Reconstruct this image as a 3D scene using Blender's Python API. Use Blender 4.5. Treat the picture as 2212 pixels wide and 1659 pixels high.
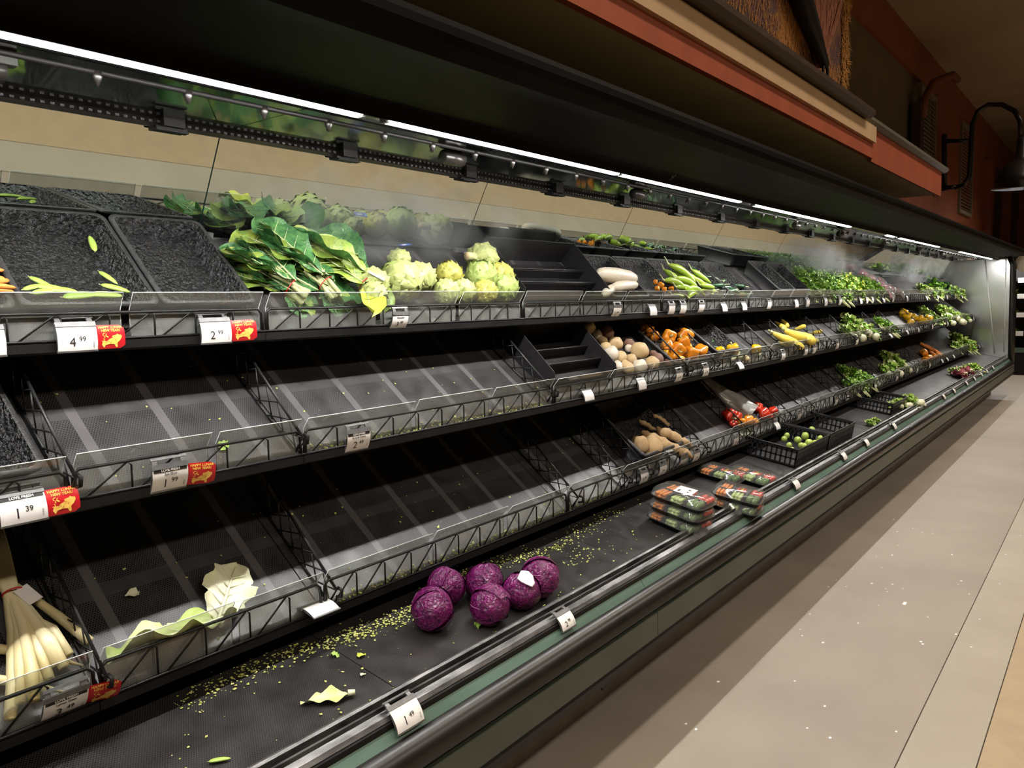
import bpy, bmesh, math, random
import numpy as np
from mathutils import Vector, Matrix, noise
random.seed(7)
for o in list(bpy.data.objects): bpy.data.objects.remove(o)
SC = bpy.context.scene
COL = SC.collection
H = 1.55                                   # height of the camera; world z = H + relative z
# ------------------------------------------------------------------ camera
F = 1700.0; CX, CY = 1106.0, 829.5
def _basis():
    d = Vector((2430-CX, -(625-CY), -F)).normalized()
    X0, Y0 = 2000-CX, -(250-CY); s = -0.03
    t = -(d[0]*X0+d[1]*Y0-d[2]*F)/(d[0]*s-d[1])
    v = Vector((X0+s*t, Y0-t, -F)).normalized()
    if v[1] > 0: v = -v
    u = -v
    return d, u.cross(d), u
AX = _basis()
cam_d = bpy.data.cameras.new('camera'); cam = bpy.data.objects.new('camera', cam_d); COL.objects.link(cam)
R3 = Matrix((AX[0], AX[1], AX[2]))
cam.matrix_world = Matrix.Translation((0, 0, H)) @ R3.to_4x4()
cam_d.sensor_width = 36; cam_d.lens = F/2212*36; cam_d.clip_start = .02; cam_d.clip_end = 200
SC.camera = cam
# ------------------------------------------------------------------ world, lights, exposure
w = bpy.data.worlds.new('world'); SC.world = w; w.use_nodes = True
w.node_tree.nodes['Background'].inputs[0].default_value = (1.0, .78, .52, 1)
w.node_tree.nodes['Background'].inputs[1].default_value = .05
def area(name, loc, sx, sy, power, col, rot=(0, 0, 0)):
    l = bpy.data.lights.new(name, 'AREA'); l.shape = 'RECTANGLE'; l.size = sx; l.size_y = sy
    l.energy = power; l.color = col
    o = bpy.data.objects.new(name, l); o.location = loc; o.rotation_euler = rot; COL.objects.link(o); return o
area('aisle_light_row', (6, .50, H+2.95), 22, .22, 200, (1.0, .86, .70)).data.spread = math.radians(120)
area('store_light_row', (6, -2.2, H+2.9), 22, .3, 400, (1.0, .86, .72)).data.spread = math.radians(150)
SC.view_settings.view_transform = 'Standard'; SC.view_settings.look = 'None'
SC.view_settings.exposure = 0.0; SC.view_settings.gamma = 1; SC.view_settings.use_curve_mapping = False
LED_STRENGTH = 155.0
cy = SC.cycles
cy.max_bounces = 5; cy.diffuse_bounces = 2; cy.glossy_bounces = 3; cy.transmission_bounces = 2
cy.transparent_max_bounces = 10; cy.volume_bounces = 0; cy.caustics_reflective = False; cy.caustics_refractive = False
cy.sample_clamp_indirect = 4; cy.sample_clamp_direct = 0; cy.use_denoising = True
cy.volume_max_steps = 64; cy.volume_step_rate = 1.0
# ------------------------------------------------------------------ node helpers and materials
def newmat(name):
    m = bpy.data.materials.new(name); m.use_nodes = True
    nt = m.node_tree; return m, nt, nt.nodes['Principled BSDF']
def lk(nt, a, b): nt.links.new(a, b)
def c4(c): return (c[0], c[1], c[2], 1)
def mat(name, c1, c2=None, rough=.5, scale=30, bump=0, bscale=None, spec=.5, metal=0, sub=0, stretch=(1, 1, 1),
        rough2=None, detail=3, contrast=(.35, .65), coat=0, emit=None):
    m, nt, b = newmat(name)
    tc = nt.nodes.new('ShaderNodeTexCoord'); mp = nt.nodes.new('ShaderNodeMapping'); mp.inputs['Scale'].default_value = stretch
    lk(nt, tc.outputs['Object'], mp.inputs['Vector'])
    n = nt.nodes.new('ShaderNodeTexNoise'); n.inputs['Scale'].default_value = scale; n.inputs['Detail'].default_value = detail
    lk(nt, mp.outputs[0], n.inputs['Vector'])
    r = nt.nodes.new('ShaderNodeValToRGB'); r.color_ramp.elements[0].position = contrast[0]; r.color_ramp.elements[1].position = contrast[1]
    r.color_ramp.elements[0].color = c4(c1); r.color_ramp.elements[1].color = c4(c2 or c1)
    lk(nt, n.outputs['Fac'], r.inputs[0]); lk(nt, r.outputs[0], b.inputs['Base Color'])
    b.inputs['Roughness'].default_value = rough; b.inputs['Metallic'].default_value = metal
    b.inputs['Specular IOR Level'].default_value = spec
    if coat: b.inputs['Coat Weight'].default_value = coat; b.inputs['Coat Roughness'].default_value = .12
    if sub:
        b.inputs['Subsurface Weight'].default_value = 0
    if rough2 is not None:
        q = nt.nodes.new('ShaderNodeMapRange'); q.inputs['To Min'].default_value = rough; q.inputs['To Max'].default_value = rough2
        lk(nt, n.outputs['Fac'], q.inputs['Value']); lk(nt, q.outputs[0], b.inputs['Roughness'])
    if bump:
        n2 = nt.nodes.new('ShaderNodeTexNoise'); n2.inputs['Scale'].default_value = bscale or scale*2; n2.inputs['Detail'].default_value = 2
        lk(nt, mp.outputs[0], n2.inputs['Vector'])
        bp = nt.nodes.new('ShaderNodeBump'); bp.inputs['Strength'].default_value = bump; bp.inputs['Distance'].default_value = .01
        lk(nt, n2.outputs['Fac'], bp.inputs['Height']); lk(nt, bp.outputs[0], b.inputs['Normal'])
    if emit:
        b.inputs['Emission Color'].default_value = c4(emit[0]); b.inputs['Emission Strength'].default_value = emit[1]
    return m
M = {}
M['black'] = mat('black_paint', (.005, .0045, .0045), (.009, .008, .008), .5, 12, spec=.25)
M['black_gloss'] = mat('black_gloss', (.008, .007, .006), (.012, .010, .009), .22, 6, rough2=.38)
M['wire'] = mat('black_wire', (.006, .006, .006), (.012, .012, .012), .38, 60, spec=.35)
M['plastic'] = mat('black_plastic', (.012, .0115, .012), (.018, .017, .018), .4, 40, bump=.15, bscale=500, spec=.4)
M['plastic_grey'] = mat('grey_plastic', (.10, .10, .10), (.14, .14, .14), .35, 40)
M['foam'] = mat('looped_black_mat', (.002, .002, .002), (.055, .055, .058), .4, 95, bump=2.5, bscale=110, contrast=(.46, .68), detail=3, spec=.5)
M['rubber'] = mat('grey_rim', (.035, .035, .036), (.018, .018, .018), .45, 90, bump=.3)
M['canopy'] = mat('canopy_black', (.0035, .003, .003), (.006, .005, .0045), .45, 3, rough2=.55, spec=.03)
M['alu'] = mat('worn_aluminium', (.20, .195, .195), (.05, .05, .05), .36, 30, metal=.6, stretch=(.35, 1, 1), bump=.1, detail=6)
M['dark_metal'] = mat('dark_metal', (.05, .05, .05), (.02, .02, .02), .3, 30, metal=.6)
M['green'] = mat('green_strip', (.10, .17, .135), (.065, .12, .09), .3, 6, stretch=(.6, 3, 3), rough2=.45)
M['panel_green'] = mat('olive_panel', (.045, .055, .038), (.033, .042, .028), .4, 5)
M['kick'] = mat('tan_kick', (.36, .30, .23), (.27, .22, .17), .5, 8)
M['acryl_edge'] = mat('acrylic_edge', (.75, .78, .76), (.6, .62, .6), .25, 50)
M['white'] = mat('white_card', (.85, .84, .82), (.80, .79, .78), .45, 30)
M['ink'] = mat('black_ink', (.015, .015, .015), None, .5)
M['grey_ink'] = mat('grey_ink', (.35, .35, .35), None, .5)
M['red_card'] = mat('red_card', (.55, .012, .02), (.48, .01, .015), .3, 20)
M['gold'] = mat('gold_print', (.85, .48, .08), (.9, .60, .14), .35, 90)
M['deck'] = None
# mirror and dark reflective underside
def glossy(name, col, rough, metal=1.0, spec=.5, bump=0, scale=3):
    m, nt, b = newmat(name)
    b.inputs['Base Color'].default_value = c4(col); b.inputs['Metallic'].default_value = metal
    tc = nt.nodes.new('ShaderNodeTexCoord'); n = nt.nodes.new('ShaderNodeTexNoise'); n.inputs['Scale'].default_value = scale
    lk(nt, tc.outputs['Object'], n.inputs['Vector'])
    q = nt.nodes.new('ShaderNodeMapRange'); q.inputs['To Min'].default_value = rough*.6; q.inputs['To Max'].default_value = rough*1.6
    lk(nt, n.outputs['Fac'], q.inputs['Value']); lk(nt, q.outputs[0], b.inputs['Roughness'])
    if bump:
        bp = nt.nodes.new('ShaderNodeBump'); bp.inputs['Strength'].default_value = bump; bp.inputs['Distance'].default_value = .01
        lk(nt, n.outputs['Fac'], bp.inputs['Height']); lk(nt, bp.outputs[0], b.inputs['Normal'])
    return m
M['mirror'] = glossy('mirror', (.58, .64, .60), .015)
M['underside'] = glossy('dark_mirror', (.16, .17, .13), .07, bump=.02, scale=5)
M['end_panel'] = glossy('clouded_steel', (.74, .75, .74), .20, scale=2.5, bump=.01)
def led_mat():
    m, nt, b = newmat('led'); b.inputs['Base Color'].default_value = (1, 1, 1, 1)
    b.inputs['Emission Color'].default_value = (1, .97, .93, 1); b.inputs['Emission Strength'].default_value = LED_STRENGTH
    return m
M['led'] = led_mat()
def clear_mat(name, tint, haze, gloss=.08):
    m = bpy.data.materials.new(name); m.use_nodes = True; nt = m.node_tree; nt.nodes.clear()
    out = nt.nodes.new('ShaderNodeOutputMaterial'); tr = nt.nodes.new('ShaderNodeBsdfTransparent'); tr.inputs[0].default_value = c4(tint)
    gl = nt.nodes.new('ShaderNodeBsdfGlossy'); gl.inputs['Roughness'].default_value = .08; gl.inputs[0].default_value = (.9, .9, .9, 1)
    df = nt.nodes.new('ShaderNodeBsdfDiffuse'); df.inputs[0].default_value = (.62, .63, .60, 1)
    lw = nt.nodes.new('ShaderNodeLayerWeight'); lw.inputs[0].default_value = .5
    pw = nt.nodes.new('ShaderNodeMath'); pw.operation = 'POWER'; lk(nt, lw.outputs['Facing'], pw.inputs[0]); pw.inputs[1].default_value = 4
    fr = nt.nodes.new('ShaderNodeMath'); fr.operation = 'MULTIPLY_ADD'; lk(nt, pw.outputs[0], fr.inputs[0]); fr.inputs[1].default_value = .5; fr.inputs[2].default_value = .035
    tc = nt.nodes.new('ShaderNodeTexCoord'); n = nt.nodes.new('ShaderNodeTexNoise'); n.inputs['Scale'].default_value = 25
    lk(nt, tc.outputs['Object'], n.inputs['Vector'])
    q = nt.nodes.new('ShaderNodeMapRange'); q.inputs['To Min'].default_value = haze*.5; q.inputs['To Max'].default_value = haze*1.5
    lk(nt, n.outputs['Fac'], q.inputs['Value'])
    m1 = nt.nodes.new('ShaderNodeMixShader'); lk(nt, q.outputs[0], m1.inputs[0]); lk(nt, tr.outputs[0], m1.inputs[1]); lk(nt, df.outputs[0], m1.inputs[2])
    m2 = nt.nodes.new('ShaderNodeMixShader'); lk(nt, fr.outputs[0], m2.inputs[0]); lk(nt, m1.outputs[0], m2.inputs[1]); lk(nt, gl.outputs[0], m2.inputs[2])
    lk(nt, m2.outputs[0], out.inputs[0]); return m
M['acrylic'] = clear_mat('clear_acrylic', (.91, .93, .91), .13)
M['film'] = clear_mat('clear_film', (.96, .97, .96), .10)
M['bag'] = clear_mat('bag_film', (.9, .9, .9), .45)
M['pinkbag'] = clear_mat('net_bag', (.95, .85, .87), .30)
# perforated shelf plate: hexagonal holes with solid strips
def perf_mat(name, base, pitch, xpitch, strip, xoff, cross):
    m, nt, b = newmat(name); N = nt.nodes
    tc = N.new('ShaderNodeTexCoord'); sp = N.new('ShaderNodeSeparateXYZ'); lk(nt, tc.outputs['Object'], sp.inputs[0])
    def mt(op, a, bb=None, c=None):
        k = N.new('ShaderNodeMath'); k.operation = op
        for i, v in enumerate((a, bb, c)):
            if v is None: continue
            if isinstance(v, (int, float)): k.inputs[i].default_value = v
            else: lk(nt, v, k.inputs[i])
        return k.outputs[0]
    px, py = pitch, pitch*1.732
    def cell(ox, oy):
        fx = mt('SUBTRACT', mt('FRACT', mt('ADD', mt('DIVIDE', sp.outputs[0], px), ox)), .5)
        fy = mt('SUBTRACT', mt('FRACT', mt('ADD', mt('DIVIDE', sp.outputs[1], py), oy)), .5)
        return mt('ADD', mt('POWER', mt('MULTIPLY', fx, px), 2), mt('POWER', mt('MULTIPLY', fy, py), 2))
    d = mt('SQRT', mt('MINIMUM', cell(0, 0), cell(.5, .5)))
    hole = mt('LESS_THAN', d, pitch*.30)
    wob = N.new('ShaderNodeTexNoise'); wob.inputs['Scale'].default_value = 9; lk(nt, tc.outputs['Object'], wob.inputs['Vector'])
    sx = mt('ABSOLUTE', mt('SUBTRACT', mt('FRACT', mt('DIVIDE', mt('ADD', sp.outputs[0], xoff), xpitch)), .5))
    solid = mt('LESS_THAN', sx, strip/xpitch/2)
    if cross:
        sy = mt('LESS_THAN', mt('ABSOLUTE', mt('SUBTRACT', sp.outputs[1], cross)), .02)
        bright = solid; solid = mt('MAXIMUM', solid, sy)
    else: bright = solid
    hole = mt('MULTIPLY', hole, mt('SUBTRACT', 1, solid))
    n = N.new('ShaderNodeTexNoise'); n.inputs['Scale'].default_value = 14; n.inputs['Detail'].default_value = 4; lk(nt, tc.outputs['Object'], n.inputs['Vector'])
    r = N.new('ShaderNodeValToRGB'); r.color_ramp.elements[0].color = c4([x*.75 for x in base]); r.color_ramp.elements[1].color = c4([x*1.25 for x in base])
    lk(nt, n.outputs['Fac'], r.inputs[0])
    mx = N.new('ShaderNodeMixRGB'); lk(nt, mt('MULTIPLY', bright, .9), mx.inputs[0]); lk(nt, r.outputs[0], mx.inputs[1]); mx.inputs[2].default_value = c4([x*2.1 for x in base])
    m2 = N.new('ShaderNodeMixRGB'); lk(nt, hole, m2.inputs[0]); lk(nt, mx.outputs[0], m2.inputs[1]); m2.inputs[2].default_value = (.001, .001, .001, 1)
    lk(nt, m2.outputs[0], b.inputs['Base Color'])
    q = N.new('ShaderNodeMapRange'); q.inputs['From Min'].default_value = .35; q.inputs['From Max'].default_value = .65
    q.inputs['To Min'].default_value = .30; q.inputs['To Max'].default_value = .46; lk(nt, n.outputs['Fac'], q.inputs['Value']); lk(nt, q.outputs[0], b.inputs['Roughness'])
    b.inputs['Specular IOR Level'].default_value = .5
    bp = N.new('ShaderNodeBump'); bp.inputs['Strength'].default_value = .6; bp.inputs['Distance'].default_value = .002
    lk(nt, mt('SUBTRACT', 1, hole), bp.inputs['Height']); lk(nt, bp.outputs[0], b.inputs['Normal'])
    return m
M['perf'] = perf_mat('perforated_plate', (.045, .043, .044), .0066, .2032, .026, .08, .27)
M['deck'] = perf_mat('deck_mat', (.036, .033, .033), .006, 50, .0001, 3, 0)

# ------------------------------------------------------------------ mesh builder
class MB:
    def __init__(s): s.v = []; s.f = []; s.sm = []; s.mi = []
    def add(s, vs, fs, smooth=False, mi=0):
        k = len(s.v); s.v += [tuple(p) for p in vs]
        for f in fs: s.f.append(tuple(i+k for i in f)); s.sm.append(smooth); s.mi.append(mi)
    def box(s, a, b, mi=0, mtx=None, taper=None):
        x0, y0, z0 = a; x1, y1, z1 = b
        vs = [(x0, y0, z0), (x1, y0, z0), (x1, y1, z0), (x0, y1, z0), (x0, y0, z1), (x1, y0, z1), (x1, y1, z1), (x0, y1, z1)]
        if mtx is not None: vs = [mtx @ Vector(p) for p in vs]
        s.add(vs, [(0, 3, 2, 1), (4, 5, 6, 7), (0, 1, 5, 4), (1, 2, 6, 5), (2, 3, 7, 6), (3, 0, 4, 7)], False, mi); return s
    def tube(s, pts, r, n=6, cap=True, mi=0, closed=False):
        pts = [Vector(p) for p in pts]; rs = r if isinstance(r, (list, tuple)) else [r]*len(pts)
        vs = []; fs = []; up = None
        for i, p in enumerate(pts):
            if closed: t = pts[(i+1) % len(pts)]-pts[i-1]
            else: t = (pts[min(i+1, len(pts)-1)]-pts[max(i-1, 0)])
            t.normalize()
            if up is None:
                up = t.orthogonal().normalized()
            else:
                up = (up-t*up.dot(t));
                up = up.normalized() if up.length > 1e-6 else t.orthogonal().normalized()
            sd = t.cross(up)
            for k in range(n):
                a = 2*math.pi*k/n; vs.append(p+(up*math.cos(a)+sd*math.sin(a))*rs[i])
        m = len(pts)
        for i in range(m if closed else m-1):
            j = (i+1) % m
            for k in range(n): fs.append((i*n+k, i*n+(k+1) % n, j*n+(k+1) % n, j*n+k))
        if cap and not closed: fs.append(tuple(range(n-1, -1, -1))); fs.append(tuple((m-1)*n+k for k in range(n)))
        s.add(vs, fs, True, mi); return s
    def lathe(s, prof, n=12, mi=0, fn=None, mtx=None):
        vs = []; fs = []
        for (r, z) in prof:
            for k in range(n):
                a = 2*math.pi*k/n; p = Vector((r*math.cos(a), r*math.sin(a), z))
                if fn: p = fn(p, a, z)
                if mtx is not None: p = mtx @ p
                vs.append(p)
        for i in range(len(prof)-1):
            for k in range(n): fs.append((i*n+k, i*n+(k+1) % n, (i+1)*n+(k+1) % n, (i+1)*n+k))
        fs.append(tuple(range(n-1, -1, -1))); fs.append(tuple((len(prof)-1)*n+k for k in range(n)))
        s.add(vs, fs, True, mi); return s
    def extr(s, prof, x0, x1, closed=False, smooth=False, mi=0, nx=1):
        """profile of (y,z) swept along x"""
        n = len(prof); vs = []
        for i in range(nx+1):
            x = x0+(x1-x0)*i/nx; vs += [(x, y, z) for y, z in prof]
        fs = []
        for i in range(nx):
            for k in range(n if closed else n-1):
                a = i*n+k; b = i*n+(k+1) % n; fs.append((a, b, b+n, a+n))
        if closed: fs.append(tuple(range(n-1, -1, -1))); fs.append(tuple(nx*n+k for k in range(n)))
        s.add(vs, fs, smooth, mi); return s
    def grid(s, fn, nu, nv, smooth=True, mi=0):
        vs = [fn(i/nu, j/nv) for i in range(nu+1) for j in range(nv+1)]
        fs = [(i*(nv+1)+j, (i+1)*(nv+1)+j, (i+1)*(nv+1)+j+1, i*(nv+1)+j+1) for i in range(nu) for j in range(nv)]
        s.add(vs, fs, smooth, mi); return s
    def mesh(s, name, mats):
        me = bpy.data.meshes.new(name); me.from_pydata(s.v, [], s.f)
        me.polygons.foreach_set('use_smooth', s.sm)
        if not isinstance(mats, (list, tuple)): mats = [mats]
        for m_ in mats: me.materials.append(m_)
        if len(mats) > 1: me.polygons.foreach_set('material_index', s.mi)
        me.update(); return me
def link(name, me, parent=None, mtx=None):
    o = bpy.data.objects.new(name, me); COL.objects.link(o)
    if parent is not None: o.parent = parent
    if mtx is not None: o.matrix_local = mtx
    return o
def part(name, mb, m, parent, mtx=None, label=None):
    o = link(name, mb.mesh(name, m), parent, mtx)
    if label: o['label'] = label
    return o
def tag(o, label, cat, group=None, kind=None):
    o['label'] = label; o['category'] = cat
    if group: o['group'] = group
    if kind: o['kind'] = kind
    return o
def thing(name, label, cat, mtx=None, group=None):
    o = bpy.data.objects.new(name, None); COL.objects.link(o); o.empty_display_size = .05
    if mtx is not None: o.matrix_world = mtx
    return tag(o, label, cat, group)
def structure(name, mb, m):
    o = link(name, mb.mesh(name, m)); o['kind'] = 'structure'; return o
def T(x, y, z): return Matrix.Translation((x, y, z))
def RX(a): return Matrix.Rotation(math.radians(a), 4, 'X')
def RY(a): return Matrix.Rotation(math.radians(a), 4, 'Y')
def RZ(a): return Matrix.Rotation(math.radians(a), 4, 'Z')
def S(x, y=None, z=None):
    if y is None: y = z = x
    return Matrix.Diagonal((x, y, z, 1))
ORD = ['first', 'second', 'third', 'fourth', 'fifth', 'sixth', 'seventh', 'eighth', 'ninth', 'tenth', 'eleventh', 'twelfth',
       'thirteenth', 'fourteenth', 'fifteenth', 'sixteenth', 'seventeenth', 'eighteenth', 'nineteenth', 'twentieth', 'twenty-first', 'twenty-second', 'twenty-third', 'twenty-fourth', 'twenty-fifth', 'twenty-sixth', 'twenty-seventh', 'twenty-eighth', 'twenty-ninth', 'thirtieth']
# ------------------------------------------------------------------ shelf frames (world)
LV = {1: (1.930, -.065, 42.0), 2: (1.785, -.405, 38.0), 3: (1.728, -.838, 38.0), 4: (1.425, -.985, 10.0)}
TOPZ = {1: 0.0, 2: -.337, 3: -.757}
XEND = 13.53; X0 = 1.338; SEC = 1.2192
def frame(L):
    y, z, a = LV[L]; return T(0, y, z+H) @ RX(a)       # local x = along case, y = up the slope, z = normal
FR = {L: frame(L) for L in LV}
def ray(px, py):
    return R3 @ Vector((px-CX, -(py-CY), -F))
def depth(P): return -(R3.transposed() @ (P-Vector((0, 0, H))))[2]
def hit(px, py, L, h=0):
    """where the line of sight meets the shelf surface raised by h: (x, s) in the shelf frame"""
    r = ray(px, py); n = FR[L].to_3x3() @ Vector((0, 0, 1)); o = FR[L] @ Vector((0, 0, h)); c = Vector((0, 0, H))
    P = c+r*((o-c).dot(n)/r.dot(n)); q = FR[L].inverted() @ P
    return q.x, q.y
def seat(px, py, L, wpx, ratio=.5):
    """x, s, radius of a thing wpx pixels wide resting on shelf L with its middle at that pixel"""
    r = .04
    for _ in range(4):
        x, s = hit(px, py, L, r*2*ratio); r = wpx*depth(FR[L] @ Vector((x, s, r)))/F/2
    return x, s, r
def clear_of_fence(L, s, r, h):
    a = math.radians(LV[L][2]); return max(s, (r+h*math.sin(a))/math.cos(a)-.004)
def xat(px, py, L):
    """x of a point on the front edge of shelf L"""
    y, z, a = LV[L]; r = ray(px, py); return r.x*(y/r.y)
# ------------------------------------------------------------------ room shell
XS0, XS1 = -3.0, 24.0
fl = mat('concrete_floor', (.245, .21, .172), (.315, .275, .228), .5, 1.6, bump=.04, bscale=60, detail=8, contrast=(.3, .7), rough2=.62)
fl2 = mat('pale_concrete', (.37, .335, .265), (.32, .285, .225), .5, 3, detail=8, contrast=(.3, .7))
fl3 = mat('tan_concrete', (.40, .305, .185), (.35, .27, .17), .5, 9, detail=10, contrast=(.3, .7))
def slab(x0, x1, y0, y1, mm, nm):
    pass
floor = bpy.data.objects.new('floor', None); COL.objects.link(floor); floor['kind'] = 'structure'; floor.location = (0, 0, 0)
for (y0, y1, mm) in ((.532, 2.6, fl), (.318, .528, fl2), (-9, .314, fl3)):
    part('concrete_slab', MB().box((XS0, y0, -.12), (XS1, y1, 0)), mm, floor)
part('slab_joint', MB().box((XS0, -9, -.14), (XS1, 2.6, -.006)), mat('joint', (.06, .05, .04)), floor)
# small scraps on the floor
ceil_m = mat('ceiling_tan', (.33, .24, .155), (.28, .205, .135), .8, 1.2, detail=5)
wall_olive = mat('olive_wall', (.15, .115, .07), (.12, .095, .055), .7, 3)
terra = mat('terracotta', (.25, .068, .026), (.20, .052, .021), .65, 4)
cream = mat('cream_soffit', (.62, .56, .32), (.55, .50, .30), .5, 2)
redp = mat('red_trim_paint', (.42, .10, .045), (.36, .085, .04), .5, 5)
beige = mat('beige_trim_paint', (.62, .42, .24), (.56, .38, .22), .55, 5)
brown = mat('brown_trim', (.055, .03, .02), (.04, .022, .016), .5, 10)
greyt = mat('grey_ledge', (.16, .145, .105), (.13, .12, .09), .5, 6)
YW = 2.36
structure('ceiling', MB().box((XS0, -9, H+3.36), (XS1, YW+.3, H+3.5)), ceil_m)
structure('wall_back', MB().box((XS0, YW, 0), (XS1, YW+.15, H+3.36)), wall_olive)
structure('trim_1', MB().box((XS0, YW-.05, H+2.88), (XS1, YW, H+3.36)), terra)
structure('wall_right', MB().box((XS1, -9, 0), (XS1+.15, YW, H+3.36)), terra)
# soffit above the case
YS = 1.69
structure('trim_2', MB().box((XS0, YS, H+1.10), (10.02, YW, H+1.35)), cream)
structure('trim_3', MB().box((XS0, YS-.035, H+1.095), (6.95, YS, H+1.213)).box((6.95, YS-.02, H+1.075), (10.02, YS, H+1.34)), redp)
structure('trim_4', MB().box((XS0, YS-.06, H+1.213), (6.93, YS, H+1.335)), beige)
led_ = MB(); led_.extr([(YS-.10, H+1.345), (YS-.13, H+1.37), (YS-.13, H+1.40), (YS-.10, H+1.425), (YW, H+1.43), (YW, H+1.345)], XS0, 6.6, closed=True)
structure('trim_5', led_, brown)  # near run of the grey ledge; its shade is put into the brown
led_ = MB(); led_.extr([(YS-.03, H+1.34), (YS-.07, H+1.365), (YS-.07, H+1.39), (YS-.03, H+1.42), (YW, H+1.42), (YW, H+1.34)], 6.6, 10.15, closed=True)
structure('trim_6', led_, greyt)
structure('trim_7', MB().box((10.02, 2.28, H+.6), (13.2, YW, H+1.42)).box((13.2, 2.28, H+.6), (XS1, YW, H+2.88)), terra)
# ------------------------------------------------------------------ the refrigerated case
XA, XB = -1.1, 13.9
case = thing('refrigerated_case', 'long black open refrigerated produce case with green strip front and lit canopy', 'refrigerated case', T(0, 0, 0))
def cp(name, mb, m, label=None): return part(name, mb, m, case, None, label)
cp('base_shell', MB().extr([(1.56, .02), (1.56, .3), (1.30, .315), (1.30, .42), (2.33, .45), (2.33, .02)], XA, XB, closed=True), M['black'])
cp('kick_plate', MB().box((XA, 1.545, 0), (XB, 1.562, .125)), M['kick'], 'tan kick plate')
cp('kick_base', MB().box((XA, 1.55, .12), (XB, 1.57, .3)), M['black'])
tabs = MB()
for x in (1.45, 2.12, 6.2, 10.4): tabs.extr([(1.30, H-1.24), (1.30, H-1.275), (1.34, H-1.245)], x, x+.06, closed=True)
cp('kick_bracket', tabs, M['black'])
# lower olive panels in lengths
x = 0.05; seg = 0
while x < XB-.1:
    x1 = min(x+2.438, XB) if x > .1 else 2.438
    cp('front_panel', MB().extr([(1.262, H-1.105), (1.262, H-1.190), (1.272, H-1.2), (1.30, H-1.2), (1.30, H-1.105)], x+.002-1.1*(x < .1), x1-.002, closed=True), M['panel_green'], 'dark olive lower panel')
    cp('green_strip', MB().extr([(1.338, H-.988), (1.312, H-1.024), (1.322, H-1.030), (1.35, H-.992)], x+.0015-1.1*(x < .1), x1-.0015, closed=True), M['green'], 'dull green bumper strip')
    x = x1
bp = [(1.305+.045*math.cos(a), H-1.068+.045*math.sin(a)) for a in [math.radians(d) for d in range(75, 246, 17)]]
cp('bumper', MB().extr([(1.33, H-1.026)]+bp+[(1.30, H-1.112), (1.335, H-1.1)], XA, XB, closed=True, smooth=True), M['black_gloss'])
cp('lower_bumper', MB().extr([(1.272, H-1.198), (1.268, H-1.208), (1.282, H-1.245), (1.31, H-1.252), (1.31, H-1.198)], XA, XB, closed=True), M['black'])
lip = MB()
lip.extr([(1.350, H-.990), (1.338, H-.982), (1.345, H-.972), (1.362, H-.966), (1.366, H-.978)], XA, XB, closed=True)
lip.extr([(1.372, H-.980), (1.372, H-.962), (1.379, H-.962), (1.379, H-.980)], XA, XB, closed=True)
lip.extr([(1.392, H-.985), (1.392, H-.955), (1.400, H-.952), (1.412, H-.956), (1.412, H-1.0)], XA, XB, closed=True)
cp('front_rail', lip, M['alu'], 'worn grey metal rail')
cp('rail_tray', MB().box((XA, 1.33, H-1.03), (XB, 1.425, H-.984)), M['black'])
# deck plates of the bottom level
y4, z4, a4 = LV[4]
k = 0; x = XA
dk = FR[4]
while x < XB-.2:
    x1 = x+SEC if x > XA else X0-SEC*1
    x1 = min(x1, XB-.03)
    mb = MB(); mb.box((x+.0015, -.02, -.006), (x1-.0015, .84, 0)); cp('deck_plate', mb, M['deck']).matrix_local = dk
    x = x1
# back and interior
cp('back_panel', MB().box((XA, 2.30, .4), (XB, 2.33, H+.22)), M['black'])
cp('sill_panel', MB().extr([(2.245, H+.225), (2.25, H+.10), (2.30, H+.10), (2.30, H+.23)], XA, XB, closed=True), M['plastic'])
# mirrors
MT, MBT = (2.086, .505), (2.238, .232)
mv = Vector((0, MT[0]-MBT[0], MT[1]-MBT[1])); ml = mv.length
mm_ = T(0, MBT[0], H+MBT[1]) @ RX(math.degrees(math.atan2(MT[1]-MBT[1], MT[0]-MBT[0])))
for i in range(-2, 10):
    xa = X0+SEC*i; xb = xa+SEC
    if xb < -.9: continue
    mb = MB().box((max(xa, XA)+.0022, 0, -.004), (min(xb, XEND)-.0022, ml, 0))
    o = cp('mirror_panel', mb, M['mirror'], 'tilted mirror panel'); o.matrix_local = mm_
    cl = MB(); cl.box((xb-.05, -.012, -.006), (xb+.05, .006, .006)); cl.tube([(xb, -.02, .008), (xb, .0, .02)], .006, 6)
    o2 = cp('mirror_clip', cl, M['plastic_grey']); o2.matrix_local = mm_
cp('mirror_back', MB().box((XA, -.0, -.02), (XB, ml, -.0045)), mat('seam_green', (.01, .05, .045), None, .3)).matrix_local = mm_
# perforated rail at the top of the mirror, with hanging clips
rail = MB(); rail.extr([(2.086, H+.515), (2.060, H+.512), (2.052, H+.497), (2.060, H+.488), (2.080, H+.492)], XA, XB, closed=True)
cp('mirror_rail', rail, M['black_gloss'])
sl = MB(); x = -.3
while x < 6: sl.box((x, 2.0515, H+.499), (x+.010, 2.0545, H+.505)); x += .022
o = cp('rail_slots', sl, M['plastic']); o['kind'] = 'stuff'
for i in range(-3, 23):
    x = X0-.17+SEC/2*i
    if x < -1: continue
    mb = MB(); mb.box((x-.045, 2.045, H+.482), (x+.045, 2.085, H+.492)); mb.box((x-.052, 2.028, H+.476), (x+.038, 2.05, H+.481)); mb.box((x-.03, 2.03, H+.49), (x+.03, 2.046, H+.512))
    cp('rail_clip', mb, M['black'])
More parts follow.
